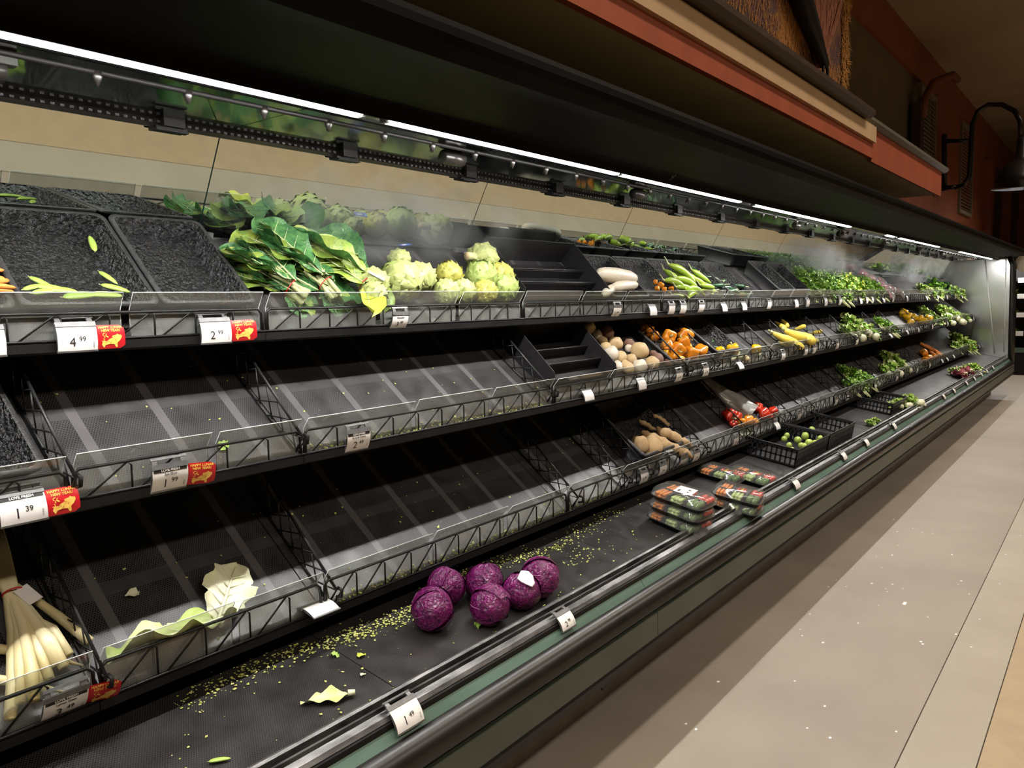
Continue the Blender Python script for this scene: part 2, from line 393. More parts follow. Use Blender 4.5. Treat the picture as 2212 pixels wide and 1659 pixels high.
# underside of the canopy, the lamp channel and the rounded fascia
ZU = H+.512
for i in range(-2, 11):
    xa = X0+SEC*i; xb = xa+SEC
    if xb < -.9: continue
    cp('underside_panel', MB().box((max(xa, XA)+.002, 1.655, ZU), (min(xb, XB)-.002, 2.075, ZU+.01)), M['underside'], 'dark reflective underside panel')
cp('canopy_core', MB().box((XA, 1.60, ZU+.012), (XB, 2.36, ZU+.09)), M['black'])
ch = MB(); ch.extr([(1.658, ZU+.012), (1.658, ZU-.004), (1.652, ZU-.008), (1.647, ZU-.008), (1.640, ZU-.006), (1.60, ZU-.006), (1.596, ZU+.012)], XA, XB, closed=True)
cp('lamp_channel', ch, M['dark_metal'], 'dark metal lamp channel').matrix_local = T(0, -.062, -.014)
cp('channel_filler', MB().box((XA, 1.59, ZU-.006), (XB, 1.66, ZU+.012)), M['dark_metal'])
prof = [(1.535, ZU-.031), (1.530, ZU-.031), (1.522, ZU-.004), (1.50, ZU+.004), (1.36, ZU+.012), (1.355, ZU+.006), (1.22, ZU+.010)]  # opening points: lip added to keep tube light off the canopy underside
prof += [(1.185-.045*math.sin(a), ZU+.055-.045*math.cos(a)) for a in [math.radians(d) for d in (10, 35, 60, 85, 110, 140)]]
prof += [(1.19, ZU+.105), (1.25, ZU+.13), (1.62, ZU+.15), (1.62, ZU+.02)]
cp('canopy_fascia', MB().extr(prof, XA, XB+.02, closed=True, smooth=False), M['canopy'])
cp('canopy_top', MB().box((XA, 1.45, ZU+.145), (XB, 2.36, ZU+.165)), M['black'])
# LED tubes
LEDS = [(-1.0, .16, 1), (.20, 1.395, 1), (1.49, 2.68, 1), (2.705, 3.90, 2), (4.10, 4.98, 1), (5.0, 5.92, 1), (5.97, 6.93, 0), (6.98, 7.25, 1), (7.45, 8.05, 1), (8.12, 9.3, 2), (9.35, 10.5, 0), (10.6, 12.0, 1), (12.1, 12.9, 2), (12.95, 13.4, 1)]
M['led_dim'] = mat('dim_led', (.8, .8, .8), None, .4, emit=((1, .97, .93), 40)); M['led_off'] = mat('unlit_tube', (.35, .35, .34), (.3, .3, .29), .3)
for i, (a, b, k) in enumerate(LEDS):
    mb = MB().extr([(1.634, ZU-.0065), (1.632, ZU-.015), (1.626, ZU-.0195), (1.610, ZU-.0195), (1.603, ZU-.015), (1.601, ZU-.0065)], a, b, closed=True)
    o = cp('led_tube', mb, (M['led_off'], M['led'], M['led_dim'])[k], ('unlit lamp tube', 'bright white lamp tube', 'dim white lamp tube')[k]); o.matrix_local = T(0, -.062, -.014)
    for u, v in ((a-.014, a), (b, b+.014)): part('lamp_socket', MB().box((u, 1.606, ZU-.020), (v, 1.630, ZU-.006)), M['plastic_grey'], o)
# misting bar with nozzles, and small black boxes
mist = MB(); mist.tube([(XA, 1.72, ZU-.012), (XB, 1.72, ZU-.012)], .006, 6)
cp('misting_bar', mist, M['black'])
nz = MB(); nz.lathe([(.0, .0), (.009, .0), (.011, -.012), (.006, -.022), (.003, -.03)], 8); nz.tube([(0, 0, -.012), (.012, .02, -.02)], .004, 5)
nzm = nz.mesh('nozzle', M['black_gloss']); x = .62
while x < 13.4:
    o = link('mist_nozzle', nzm, case, T(x, 1.72, ZU-.010)); x += .203
for x in (.63, 2.02, 3.3, 5.55, 6.6, 8.1, 9.6, 11):
    mb = MB().lathe([(.014, -.05), (.024, -.045), (.026, .0), (.024, .045), (.012, .05)], 10, mtx=RY(90)); o = cp('sensor_box', mb, M['black_gloss']); o.matrix_local = T(x, 1.80, ZU-.025)
mb = MB().box((.50, 1.76, ZU-.018), (.64, 1.80, ZU)).box((.655, 1.765, ZU-.02), (.69, 1.79, ZU)); cp('control_box', mb, M['black_gloss'])
part('small_window', MB().box((.515, 1.757, ZU-.013), (.545, 1.7595, ZU-.005)), M['plastic_grey'], case)
wr = MB(); wr.tube([(3.05, 1.500, ZU+.07), (3.06, 1.495, ZU-.0), (3.062, 1.515, ZU-.012), (3.05, 1.56, ZU-.02), (3.03, 1.59, ZU-.012)], .0016, 5); wr.lathe([(.002, 0), (.004, .004), (.004, .014), (.002, .018)], 6, mtx=T(3.062, 1.51, ZU-.008))
cp('loose_wire', wr, M['plastic_grey'], 'thin loose wire hanging from the canopy')
cp('near_end_panel', MB().extr([(2.33, .02), (1.30, .02), (1.27, H-1.2), (1.27, H-1.0), (1.42, H-.93), (1.60, H+.50), (1.15, H+.52), (1.15, H+.62), (2.36, H+.66)], XA-.02, XA-.001, closed=True), M['black'])
# far end panel, frame and glass edge
ep = MB(); ep.extr([(2.33, .4), (1.32, .56), (1.36, H+.50), (2.33, H+.50)], XEND+.37, XEND+.385, closed=True)
cp('end_panel', ep, M['end_panel'], 'clouded steel end panel')
fr = MB(); pts = [(XEND+.40, 1.40, H+.56), (XEND+.40, 1.335, H+.40), (XEND+.40, 1.315, H-.7), (XEND+.40, 1.31, H-1.20)]
fr.tube(pts, [.04, .045, .05, .045], 8); cp('end_frame', fr, M['black_gloss'], 'thick black end frame')
fr = MB(); fr.tube([(XEND+.37, 1.42, H+.50), (XEND+.37, 1.40, H-.90)], .008, 6); fr.tube([(XEND+.36, 1.69, H+.50), (XEND+.36, 1.52, H-.92)], .009, 6); cp('end_trim', fr, M['acryl_edge'], 'bright edge of the end glass')
# ------------------------------------------------------------------ shelves
def shelf_section(L, xa, xb, label, first):
    fy, fz, ang = LV[L]; root = thing('wire_shelf', label, 'shelf', T(xa, 0, 0) @ FR[L], {1: 'top shelf sections', 2: 'middle shelf sections', 3: 'lower shelf sections'}[L])
    Lx = xb-xa; dep = .42 if L == 1 else .60
    far = xa > 7
    # the plate's own x runs with the case so that strips keep their pitch
    part('shelf_plate', MB().box((xa+.002, 0, -.006), (xb-.002, dep, 0)), M['perf'], root, T(-xa, 0, 0))
    inv = (root.matrix_world.inverted())
    def W(mb, nm, m, lab=None): return part(nm, mb, m, root, inv @ Matrix.Identity(4), lab)
    zt = H+TOPZ[L]; zb = H+fz
    y = fy-.006
    W(MB().extr([(y-.004, zb-.002), (y-.004, zb-.022), (y+.01, zb-.028), (y+.12, zb-.01), (y+.12, zb+.0)], xa+.001, xb-.001, closed=True), 'shelf_lip', M['black'])
    tr = MB(); n = 3 if far else 5
    tr.tube([(xa+.006, y, zb+.006), (xa+.008, y, zt-.012), (xa+.02, y, zt), (xb-.02, y, zt), (xb-.008, y, zt-.012), (xb-.006, y, zb+.006)], .0042, 6)
    tr.tube([(xa, y-.001, zb+.003), (xb, y-.001, zb+.003)], .0035, n)
    cnt = 11; st = Lx/cnt*1.0
    if Lx < 1: cnt = 5; st = Lx/cnt
    for i in range(cnt):
        x0 = xa+st*i+.012
        tr.tube([(x0, y, zb), (x0+.001, y, zt-.010), (x0-.008 if i else x0, y, zt-.002), (x0-st*.82 if i else x0, y, zb+.004)], .0026, n)
    W(tr, 'front_truss', M['wire'])
    # acrylic fences
    m = 3 if Lx > 1 else 2; w0 = [0, .36, .68, 1.0] if Lx > 1 else [0, .56, 1]
    for i in range(m):
        a = xa+Lx*w0[i]+.012; b = xa+Lx*w0[i+1]-.010
        e = random.uniform(-.003, .003); up = .048 if L == 1 else .036
        yb, yt = fy+.002, fy-.022+e; hb, ht = zb+.004, zt+up+e
        v = [(a, yb, hb), (b, yb, hb), (b, yt, ht), (a, yt, ht)]
        pn = MB().extr([(yb, hb), (yb, zt+.004), (yt, ht), (yt+.003, ht), (yb+.003, zt+.002), (yb+.003, hb)], a, b, closed=True)
        f = W(pn, 'acrylic_fence', M['acrylic'], 'clear acrylic fence')
        ed = MB(); k_ = [(a, yb, zt+.004), (b, yb, zt+.004)]; ed.tube([v[0], k_[0], v[3], v[2], k_[1], v[1]], .0012, 4)
        part('fence_edge', ed, M['acryl_edge'], f)
    return root
SIDE = {1: 'top', 2: 'middle', 3: 'third'}
SHW = {1: 'top-tier', 2: 'second-tier', 3: 'third-tier'}
for L in (1, 2, 3):
    b0 = [XA+.02, X0-SEC/2-.005] if L > 1 else [XA+.02]
    if L == 1: b0 = [X0-2*SEC, X0-SEC]
    else: b0 = [X0-SEC*1.5, X0-SEC*.5]
    bs = b0+[X0+SEC*i for i in range(0, 11)]
    bs = [x for x in bs if x < XEND-.1]+[XEND]
    for i in range(len(bs)-1):
        shelf_section(L, bs[i], bs[i+1], '%s black perforated shelf section with wire front, %s from the near left end' % (SHW[L], ORD[i]), i < 3)
# wire dividers
def divider(L, x, i, nm):
    root = thing('wire_divider', 'black wire lattice divider on the %s shelf, %s from the left' % (SHW[L], ORD[i]), 'divider', T(x, 0, 0) @ FR[L], 'wire lattice dividers')
    mb = MB(); a, b = .012, .47; h0, h1 = .060, .105
    if L == 1: b = .36
    hh = lambda s: h0+(h1-h0)*(s-a)/(b-a)
    mb.tube([(0, a, .006), (0, a, h0), (0, b, h1)], .0042, 6)
    mb.tube([(0, a, .004), (0, b, .004)], .0034, 5); mb.tube([(0, b, h1), (0, b, .004)], .003, 5)
    lt = MB(); n = 7
    for k in range(n):
        s0 = a+(b-a)*k/n; s1 = a+(b-a)*(k+1.35)/n
        if s1 > b: continue
        lt.tube([(0.002, s0, .004), (0.002, s1, hh(s1))], .0022, 4)
        lt.tube([(-.002, s0, hh(s0)), (-.002, s1, .004)], .0022, 4)
    part('frame', mb, M['wire'], root); part('lattice', lt, M['wire'], root)
    mb = MB(); mb.tube([(0, .0, .045), (0, -.012, .06), (0, -.004, .078), (0, .012, .07)], .005, 6); part('hook', mb, M['black'], root)
DV = {2: [(150, 1008), (640, 935), (1183, 838), (1478, 793), (1537, 783), (1663, 757), (1716, 750), (1790, 738), (1838, 729), (1904, 720), (1936, 714), (1985, 704)],
      3: [(214, 1410), (712, 1250), (1237, 1070), (1345, 1030), (1392, 1010), (1517, 965), (1612, 927), (1703, 895), (1752, 870), (1822, 850), (1848, 842), (1912, 822), (1990, 790)]}
for L in DV:
    for i, (px, py) in enumerate(DV[L]): divider(L, xat(px, py, L), i, '')
# ------------------------------------------------------------------ trays and boxes on the shelves
def on_shelf(L, x, s, h=0): return FR[L] @ T(x, s, h)
def foam_tray(x, s, wd, ln, dp, L, label):
    root = thing('display_tray', label, 'tray', on_shelf(L, x, s, .002), 'black mat-lined trays')
    mb = MB(); fl_ = .018; rr = .02
    def ring(ins, z, r):
        pts = []
        for (cx_, cy_, a0) in ((wd-ins-r, ln-ins-r, 0), (ins+r, ln-ins-r, 90), (ins+r, ins+r, 180), (wd-ins-r, ins+r, 270)):
            for k in range(4):
                a = math.radians(a0+30*k); pts.append((cx_+r*math.cos(a), cy_+r*math.sin(a), z))
        return pts
    rings = [ring(.0, dp-.006, .025), ring(.0, dp, .025), ring(.012, dp+.001, .02), ring(.016, dp-.006, .018), ring(.038, .012, .02)]
    vs = []; fs = []; n = 16
    for r_ in rings: vs += r_
    for i in range(2):
        for k in range(n): fs.append((i*n+k, i*n+(k+1) % n, (i+1)*n+(k+1) % n, (i+1)*n+k))
    mb.add(vs[:3*n], fs, True)
    part('rim', mb, M['rubber'], root)
    mb = MB(); fs = []
    for i in range(2):
        for k in range(n): fs.append((i*n+k, i*n+(k+1) % n, (i+1)*n+(k+1) % n, (i+1)*n+k))
    fs.append(tuple(2*n+k for k in range(n)))
    vs2 = rings[2]+rings[3]+rings[4]; mb.add(vs2, fs, True); part('mat_lining', mb, M['foam'], root)
    mb = MB(); vs = ring(.002, dp-.004, .024)+ring(.028, 0, .02); fs = [(k, (k+1) % n, n+(k+1) % n, n+k) for k in range(n)]+[tuple(n+k for k in range(n-1, -1, -1))]
    mb.add(vs, fs, True); part('shell', mb, M['plastic'], root)
    return root
def xs(px, py, L): return hit(px, py, L, .05)[0]
xl1 = xat(-80, 668, 1)
foam_tray(.345, .055, .37, .375, .055, 1, 'black mat-lined tray at the left end holding the carrots')
foam_tray(.722, .055, .322, .375, .06, 1, 'empty black mat-lined tray above the 4.99 price card')
foam_tray(1.052, .055, .275, .375, .06, 1, 'empty black mat-lined tray left of the collard greens')
foam_tray(.13, .05, .56, .40, .06, 2, 'wet black mat-lined tray on the second tier behind the 1.39 card')
xx = [3.30, 3.68, 4.06, 4.42, 4.78, 5.12]
nm = ['behind the white turnips', 'right of the turnips holding the orange peppers', 'under the pale green chilies', 'under the dark green chilies', 'right of the dark green chilies']
for i in range(5): foam_tray(xx[i], .058, xx[i+1]-xx[i]-.004, .33, .06, 1, 'narrow black mat-lined tray '+nm[i])
for i, x in enumerate((5.58, 5.93)): foam_tray(x, .07, .34, .33, .09, 1, ('left', 'right')[i]+' one of two tall empty mat-lined trays before the herbs')
foam_tray(3.69, .06, .50, .37, .05, 2, 'tilted mat-lined tray under the orange bell peppers')
foam_tray(4.215, .075, .36, .34, .07, 2, 'mat-lined tray behind the small green chilies')
foam_tray(3.235, .075, .43, .38, .08, 3, 'black mat-lined tray under the brown yuca roots')
def step_tray(L, x0, x1, label):
    root = thing('step_tray', label, 'tray', on_shelf(L, x0, .062, .002), 'stepped plastic trays')
    wd = x1-x0; ln = .33
    for x in (0, wd-.004):
        mb = MB(); pf = [(0, 0), (0, .055), (.03, .085), (ln, .12), (ln, 0)]
        mb.extr(pf, x, x+.004, closed=True); part('side_panel', mb, M['plastic'], root)
    mb = MB(); mb.box((.004, ln-.004, 0), (wd-.004, ln, .115)); part('back_panel', mb, M['plastic'], root)
    for s in (.01, .10, .19):
        mb = MB(); mb.extr([(s, .004), (s, .05), (s+.004, .055), (s+.006, .05), (s+.006, .008), (s+.094, .008), (s+.094, .004)], .004, wd-.004, closed=True)
        part('step', mb, M['plastic'], root)
        mb = MB(); mb.tube([(.004, s+.004, .056), (wd-.004, s+.004, .056)], .0035, 6); part('step_rod', mb, M['rubber'], root)
    return root
step_tray(1, 2.60, 3.27, 'black stepped plastic tray on the top tier right of the artichokes')
step_tray(2, 2.60, 3.09, 'black stepped plastic tray on the second tier left of the potatoes')
# small wooden-dark panel beside artichokes
# ------------------------------------------------------------------ produce materials
def veg(name, a, b, rough=.4, scale=25, **k): return mat(name, a, b, rough, scale, **k)
V = {}
V['arti'] = veg('artichoke_bract', (.27, .38, .08), (.42, .50, .16), .45, 20)
V['arti2'] = veg('artichoke_bract_pale', (.46, .50, .19), (.34, .40, .13), .45, 20)
V['arti3'] = veg('artichoke_bract_yellow', (.52, .46, .08), (.38, .40, .10), .45, 20)
V['stem'] = veg('pale_stem', (.45, .48, .20), (.55, .55, .30), .5, 60)
V['cut'] = veg('cut_end', (.45, .30, .16), (.6, .48, .28), .7, 90)
V['collard'] = veg('collard_leaf', (.035, .125, .045), (.10, .26, .075), .24, 14, bump=.35, bscale=45)
V['collard2'] = veg('yellowing_leaf', (.15, .27, .045), (.34, .42, .07), .28, 12, bump=.35, bscale=45)
V['rib'] = veg('leaf_rib', (.45, .55, .25), (.55, .6, .32), .4, 50)
V['yellow'] = veg('yellow_leaf', (.60, .62, .05), (.45, .55, .06), .4, 20)
V['pod'] = veg('pea_pod', (.28, .45, .07), (.38, .52, .10), .35, 20)
V['chili'] = veg('pale_green_chili', (.24, .46, .05), (.45, .55, .06), .18, 12, coat=.5)
V['chili2'] = veg('yellow_green_chili', (.50, .58, .06), (.35, .50, .05), .18, 12, coat=.5)
V['dark'] = veg('dark_green_pepper', (.02, .07, .03), (.04, .11, .04), .16, 12, coat=.5)
V['turnip'] = veg('white_root', (.80, .68, .52), (.85, .78, .64), .4, 14, bump=.1)
V['potato'] = veg('tan_potato', (.62, .42, .20), (.72, .54, .30), .55, 22, bump=.2)
V['yam'] = veg('brown_root', (.20, .10, .07), (.30, .16, .10), .6, 25, bump=.3)
V['orange'] = veg('orange_pepper', (.80, .22, .01), (.85, .34, .015), .15, 8, coat=.6)
V['yellowp'] = veg('yellow_pepper', (.86, .52, .01), (.85, .42, .01), .15, 8, coat=.6)
V['red'] = veg('red_pepper', (.55, .02, .01), (.65, .05, .015), .15, 8, coat=.6)
V['squash'] = veg('yellow_squash', (.88, .64, .05), (.90, .74, .18), .35, 14)
V['cream'] = veg('cream_squash', (.80, .70, .36), (.85, .78, .50), .4, 14)
V['yuca'] = veg('tan_root', (.52, .32, .14), (.74, .52, .28), .6, 24, bump=.5, bscale=60)
V['carrot'] = veg('carrot', (.72, .20, .03), (.80, .30, .05), .4, 40, bump=.2)
V['cabbage'] = None
V['lime'] = veg('green_fruit', (.34, .48, .07), (.46, .58, .14), .3, 20)
V['herb'] = veg('herb_green', (.10, .28, .015), (.26, .50, .05), .4, 30)
V['lettuce'] = veg('lettuce_green', (.26, .46, .06), (.48, .62, .16), .4, 20)
V['napa'] = veg('napa_leaf', (.66, .70, .38), (.40, .52, .12), .4, 10, bump=.4, bscale=40)
V['napaw'] = veg('napa_white', (.82, .80, .64), (.72, .74, .46), .45, 10, bump=.3, bscale=40)
V['kale'] = veg('dark_kale', (.025, .07, .035), (.06, .13, .06), .4, 30)
V['lemongrass'] = veg('lemongrass_stalk', (.62, .50, .20), (.86, .80, .55), .35, 5, stretch=(1, .6, 1))
V['radic'] = veg('radicchio', (.22, .03, .06), (.40, .10, .12), .4, 20)
V['broc'] = veg('broccoli', (.10, .22, .05), (.18, .32, .09), .7, 200, bump=.6, bscale=400)
V['celery'] = veg('celery', (.40, .55, .18), (.52, .64, .28), .35, 30)
V['blue'] = mat('blue_label', (.04, .05, .30), (.03, .09, .45), .4, 40)
V['pink'] = veg('radish', (.62, .12, .16), (.75, .30, .32), .3, 20)
V['purple'] = mat('purple_clip', (.10, .04, .40), None, .4)
V['crumb'] = mat('green_crumbs', (.40, .46, .06), (.62, .62, .22), .6, 60)
def cabbage_mat():
    m, nt, b = newmat('red_cabbage'); N = nt.nodes
    tc = N.new('ShaderNodeTexCoord'); mp = N.new('ShaderNodeMapping'); mp.inputs['Scale'].default_value = (1, 1, .45); lk(nt, tc.outputs['Object'], mp.inputs[0])
    vo = N.new('ShaderNodeTexVoronoi'); vo.feature = 'DISTANCE_TO_EDGE'; vo.inputs['Scale'].default_value = 7
    nn = N.new('ShaderNodeTexNoise'); nn.inputs['Scale'].default_value = 4; lk(nt, mp.outputs[0], nn.inputs['Vector'])
    mxv = N.new('ShaderNodeMixRGB'); mxv.inputs[0].default_value = .25; lk(nt, mp.outputs[0], mxv.inputs[1]); lk(nt, nn.outputs['Color'], mxv.inputs[2]); lk(nt, mxv.outputs[0], vo.inputs['Vector'])
    r = N.new('ShaderNodeValToRGB'); r.color_ramp.elements[0].position = .0; r.color_ramp.elements[1].position = .022
    r.color_ramp.elements[0].color = (.24, .07, .18, 1); r.color_ramp.elements[1].color = (.115, .006, .078, 1)
    lk(nt, vo.outputs['Distance'], r.inputs[0])
    n2 = N.new('ShaderNodeTexNoise'); n2.inputs['Scale'].default_value = 3.6; n2.inputs['Detail'].default_value = 4; n2.inputs['Distortion'].default_value = 1.2; lk(nt, tc.outputs['Object'], n2.inputs['Vector'])
    mx = N.new('ShaderNodeMixRGB'); mx.blend_type = 'MULTIPLY'; mx.inputs[0].default_value = .7; lk(nt, r.outputs[0], mx.inputs[1])
    r2 = N.new('ShaderNodeValToRGB'); r2.color_ramp.elements[0].position = .38; r2.color_ramp.elements[1].position = .62; r2.color_ramp.elements[0].color = (.35, .3, .4, 1); r2.color_ramp.elements[1].color = (1.7, 1.3, 1.5, 1); lk(nt, n2.outputs['Fac'], r2.inputs[0]); lk(nt, r2.outputs[0], mx.inputs[2])
    lk(nt, mx.outputs[0], b.inputs['Base Color']); b.inputs['Roughness'].default_value = .24
    bp = N.new('ShaderNodeBump'); bp.inputs['Strength'].default_value = .35; bp.inputs['Distance'].default_value = .15; lk(nt, n2.outputs['Fac'], bp.inputs['Height']); lk(nt, bp.outputs[0], b.inputs['Normal'])
    return m
V['cabbage'] = cabbage_mat()
# ------------------------------------------------------------------ produce meshes (unit-sized, shared)
def lump(seed, n=14, m=9, amp=.12, fr=1.6, sx=1, sy=1, sz=1):
    mb = MB(); rnd = Vector((seed*7.1, seed*3.3, seed*1.7))
    prof = []
    for i in range(1, m): a = math.pi*i/m; prof.append((math.sin(a), -math.cos(a)))
    def fn(p, a, z):
        q = p*(1+amp*noise.noise(p*fr+rnd)); return Vector((q.x*sx, q.y*sy, q.z*sz))
    mb.lathe([(.12, -.985)]+prof+[(.12, .985)], n, fn=fn); return mb
def leaf(L=1, Wd=.5, ruf=.03, curl=.25, seed=0, nu=14, nv=8, fold=.0, tip=.6, droop=.0, notch=0.0):
    """blade along +y from the origin, x across"""
    mb = MB(); rnd = random.Random(seed); ph = [rnd.random()*6.28 for _ in range(6)]
    def fn(u, v):
        t = v*2-1
        wv = Wd*max(.0, math.sin(math.pi*min(1, u*.955+.045)**(1/tip if tip < 1 else tip)))**.6*(1+.06*math.sin(9*u+ph[0])+notch*math.sin(23*u+ph[3])*.6+notch*.5*math.sin(41*u+ph[4]))
        x = t*wv; y = u*L
        z = curl*wv*t*t+ruf*abs(t)**2*math.sin(17*u+ph[1]+t*1.5)+ruf*.5*math.sin(7*u+ph[2])*t+fold*abs(t)*wv
        z += -droop*u*u*L+.02*L*noise.noise(Vector((x*5/L, y*5/L, seed)))
        z -= .012*L*math.exp(-(t*7)**2)
        return (x, y, z)
    mb.grid(fn, nu, nv); return mb
def ribs(L, Wd, curl=.25, droop=0, r=.008):
    mb = MB(); mb.tube([(0, u*L, -droop*u*u*L+.004*L) for u in (0, .25, .5, .75, .93)], [r, r*.9, r*.7, r*.45, r*.2], 5)
    for k in range(1, 6):
        for sg in (-1, 1):
            u0 = k/7; p = []
            for t in (0, .35, .7):
                u = u0+t*.16; p.append((sg*t*Wd*.9, u*L, curl*Wd*t*t*.9-droop*u*u*L+.004*L))
            mb.tube(p, [r*.45, r*.3, r*.15], 4)
    return mb
ME = {}
def mesh(name, mb, m):
    if name not in ME: ME[name] = mb.mesh(name, m)
    return ME[name]
def place(root_name, label, cat, mtx, group, parts):
    r = thing(root_name, label, cat, mtx, group)
    for nm, me, mx in parts: link(nm, me, r, mx)
    return r
# artichokes: unit radius 1, axis z, stem down
br = leaf(.85, .40, .01, .55, 3, 5, 4, tip=.75)
brm = [mesh('bract_%d' % i, br, V[k]) for i, k in enumerate(('arti', 'arti2', 'arti3'))]
brs = {}
for i, k in enumerate(('arti', 'arti2', 'arti3')): brs[i] = br.mesh('bract', V[k])
core = [lump(1, 12, 8, .02, sz=.92).mesh('heart', V[k]) for k in ('arti', 'arti2', 'arti3')]
stm = MB().tube([(0, 0, -.75), (0.02, 0, -1.1), (.05, 0, -1.55)], [.34, .25, .24], 8).mesh('stem', V['stem'])
cut = MB().lathe([(.235, 0), (.235, .02)], 8).mesh('cut_end', V['cut'])
def artichoke(mtx, kind, label, stem, rings=6):
    r = thing('artichoke', label, 'artichoke', mtx, 'artichokes in the open bin')
    link('heart', core[kind], r)
    if stem:
        link('stem', stm, r); link('cut_end', cut, r, T(.05, 0, -1.57))
    for i in range(rings):
        el = -62+i*25; n = (8, 9, 9, 8, 6, 4)[i]; a0 = i*.5
        for k in range(n):
            az = 360*k/n+a0*57+random.uniform(-4, 4)
            # base point on the sphere at elevation el; blade climbs along the surface
            mx = RZ(az) @ RX(el) @ T(0, .93, 0) @ RX(90) @ T(0, -.36, 0) @ RX(-3+random.uniform(-5, 3)) @ S(.98 if i < 5 else .7)
            link('bract', brs[kind], r, mx)
    return r
ART = [(600, 640, 0, 0), ]
ARTS = [  # px, py, width px, kind, direction (tilt about x, z), stem, where
 (750, 575, 58, 0, (25, 20), 0, 'half under the leafy bunch, beside the white tag'),
 (806, 612, 62, 1, (-60, 40), 0, 'pale, at the front left behind the yellow leaf'),
 (818, 650, 56, 1, (70, 60), 0, 'low behind the fence left of the 3.49 card'),
 (862, 563, 46, 1, (-70, 70), 1, 'topmost with the bright blue label and cut stem showing'),
 (853, 592, 52, 0, (35, -60), 0, 'darker and brown-tipped below the blue-labelled one'),
 (908, 600, 60, 1, (-95, 30), 0, 'pale round, middle of the row right of the brown-tipped one'),
 (898, 636, 78, 1, (-110, 0), 0, 'largest, pale and leaning on the fence above the 3.49 card'),
 (970, 594, 54, 2, (-40, -30), 0, 'with yellow and pink scales in the middle of the bin'),
 (965, 632, 52, 1, (-80, 20), 0, 'buff and pinkish, leaning on the fence'),
 (1001, 630, 50, 1, (-60, -40), 0, 'pale with wide open scales, right of the buff one'),
 (1042, 559, 62, 1, (0, 98), 1, 'lying high with its long stem pointing left'),
 (1040, 598, 64, 0, (-30, -20), 0, 'with splayed scales, below the long-stemmed one'),
 (1080, 598, 56, 2, (-50, -70), 0, 'yellowest, in the right corner against the black panel'),
 (1055, 640, 50, 2, (-100, 40), 0, 'small yellowish, at the front near the right fence end'),
 (1098, 632, 56, 0, (-60, -60), 0, 'green-yellow, rightmost against the fence'),
]
for (px, py, wd, kd, (ax, ay), st, wh) in ARTS:
    x, s, r = seat(px, py, 1, wd*1.2, .5)
    s = clear_of_fence(1, min(s, .30), r*.8, r)
    m = on_shelf(1, x, s, r) @ RY(ay) @ RX(ax) @ S(r*.95)
    artichoke(m, kd, 'green artichoke '+wh, st, 6)
# the two high ones need support under them: seated on the slope already
# blue labels on artichokes
x, s, r = seat(850, 562, 1, 20); t_ = thing('blue_label', 'bright blue paper label on the topmost artichoke', 'label', on_shelf(1, x-.005, s-.02, .105) @ RZ(12) @ RX(-30))
part('card', MB().box((-.033, -.011, 0), (.02, .013, .001)), V['blue'], t_); part('print', MB().box((-.022, -.005, .0011), (.000, .006, .0014)), M['white'], t_)
part('light_end', MB().box((.008, -.010, .0011), (.019, .012, .0014)), mat('sky_label', (.03, .25, .8), None, .4), t_)
# ------------------------------------------------------------------ leafy bunches (collards)
lfm = {}
for i in range(4):
    for k in ('collard', 'collard2', 'napa', 'lettuce', 'kale'):
        lfm[(k, i)] = leaf(1, .27+.03*i, .035, .10+.12*i, 11+i, 26, 14, fold=-.05*i, droop=.10, notch=.05).mesh('leaf', V[k])
rbm = ribs(1, .3, .25, .08, .014).mesh('rib', V['rib'])
def leafy_bunch(mtx, ln, n, mats_, label, fan=26, spread=.05, seed=0):
    rnd = random.Random(seed); r = thing('collard_bunch', label, 'greens', mtx, 'collard bunches')
    for i in range(n):
        a = rnd.uniform(-fan, fan); l = ln*rnd.uniform(.75, 1.05)
        mx = T(rnd.uniform(-.5, .5)*spread, rnd.uniform(0, .04), .010+i*.0055) @ RZ(a) @ RY(rnd.uniform(-24, 24)) @ RX(rnd.uniform(-3, 5)) @ S(l*rnd.uniform(.75, 1.05), l, l)
        lf = link('leaf', lfm[(mats_[i % len(mats_)], i % 4)], r, mx); link('rib', rbm, lf)
    mb = MB()
    for i in range(9):
        a = rnd.uniform(-.35, .35); x = rnd.uniform(-.022, .022); z = .012+rnd.uniform(0, .035)
        mb2 = MB(); mb2.tube([(x+a*.12, .09, z+.008), (x, .02, z), (x-a*.08, -.035, z-.004)], [.004, .0065, .008], 6)
        part('stalk', mb2, V['stem'], r)
    for i in range(3):
        lf = link('leaf', lfm[(mats_[i % len(mats_)], (i+1) % 4)], r, T(0, .03, .006) @ RZ(150+i*28+rnd.uniform(-8, 8)) @ RY(rnd.uniform(-20, 20)) @ S(ln*.42, ln*.42, ln*.42)); link('rib', rbm, lf)
    mb = MB(); mb.tube([(.032*math.cos(t), .02, .03+.028*math.sin(t)) for t in [k*math.pi/6 for k in range(12)]], .0016, 5, closed=True)
    part('twist_tie', mb, M['red_card'], r, None, 'red twist tie')
    return r
def sh(px, py, L, h): x, s = hit(px, py, L, h); return x, s
leafy_bunch(on_shelf(1, 1.515, .135, .004) @ RZ(36), .27, 11, ['collard', 'collard2', 'collard', 'collard'], 'dark green collard bunch with red twist tie, nearest the black tray', 30, seed=1)
leafy_bunch(on_shelf(1, 1.64, .135, .02) @ RZ(24), .31, 10, ['collard', 'collard', 'collard2'], 'green collard bunch in the middle of the greens, veined leaves', 20, seed=2)
b3 = leafy_bunch(on_shelf(1, 1.80, .13, .03) @ RZ(22), .31, 9, ['collard2', 'collard2', 'lettuce', 'collard'], 'yellow-green leaf bunch with white paper tag, next to the artichokes', 16, seed=3)
part('paper_tag', MB().box((-.006, -.03, .075), (.006, .03, .0765)), M['white'], b3, RZ(20), 'white paper tag')
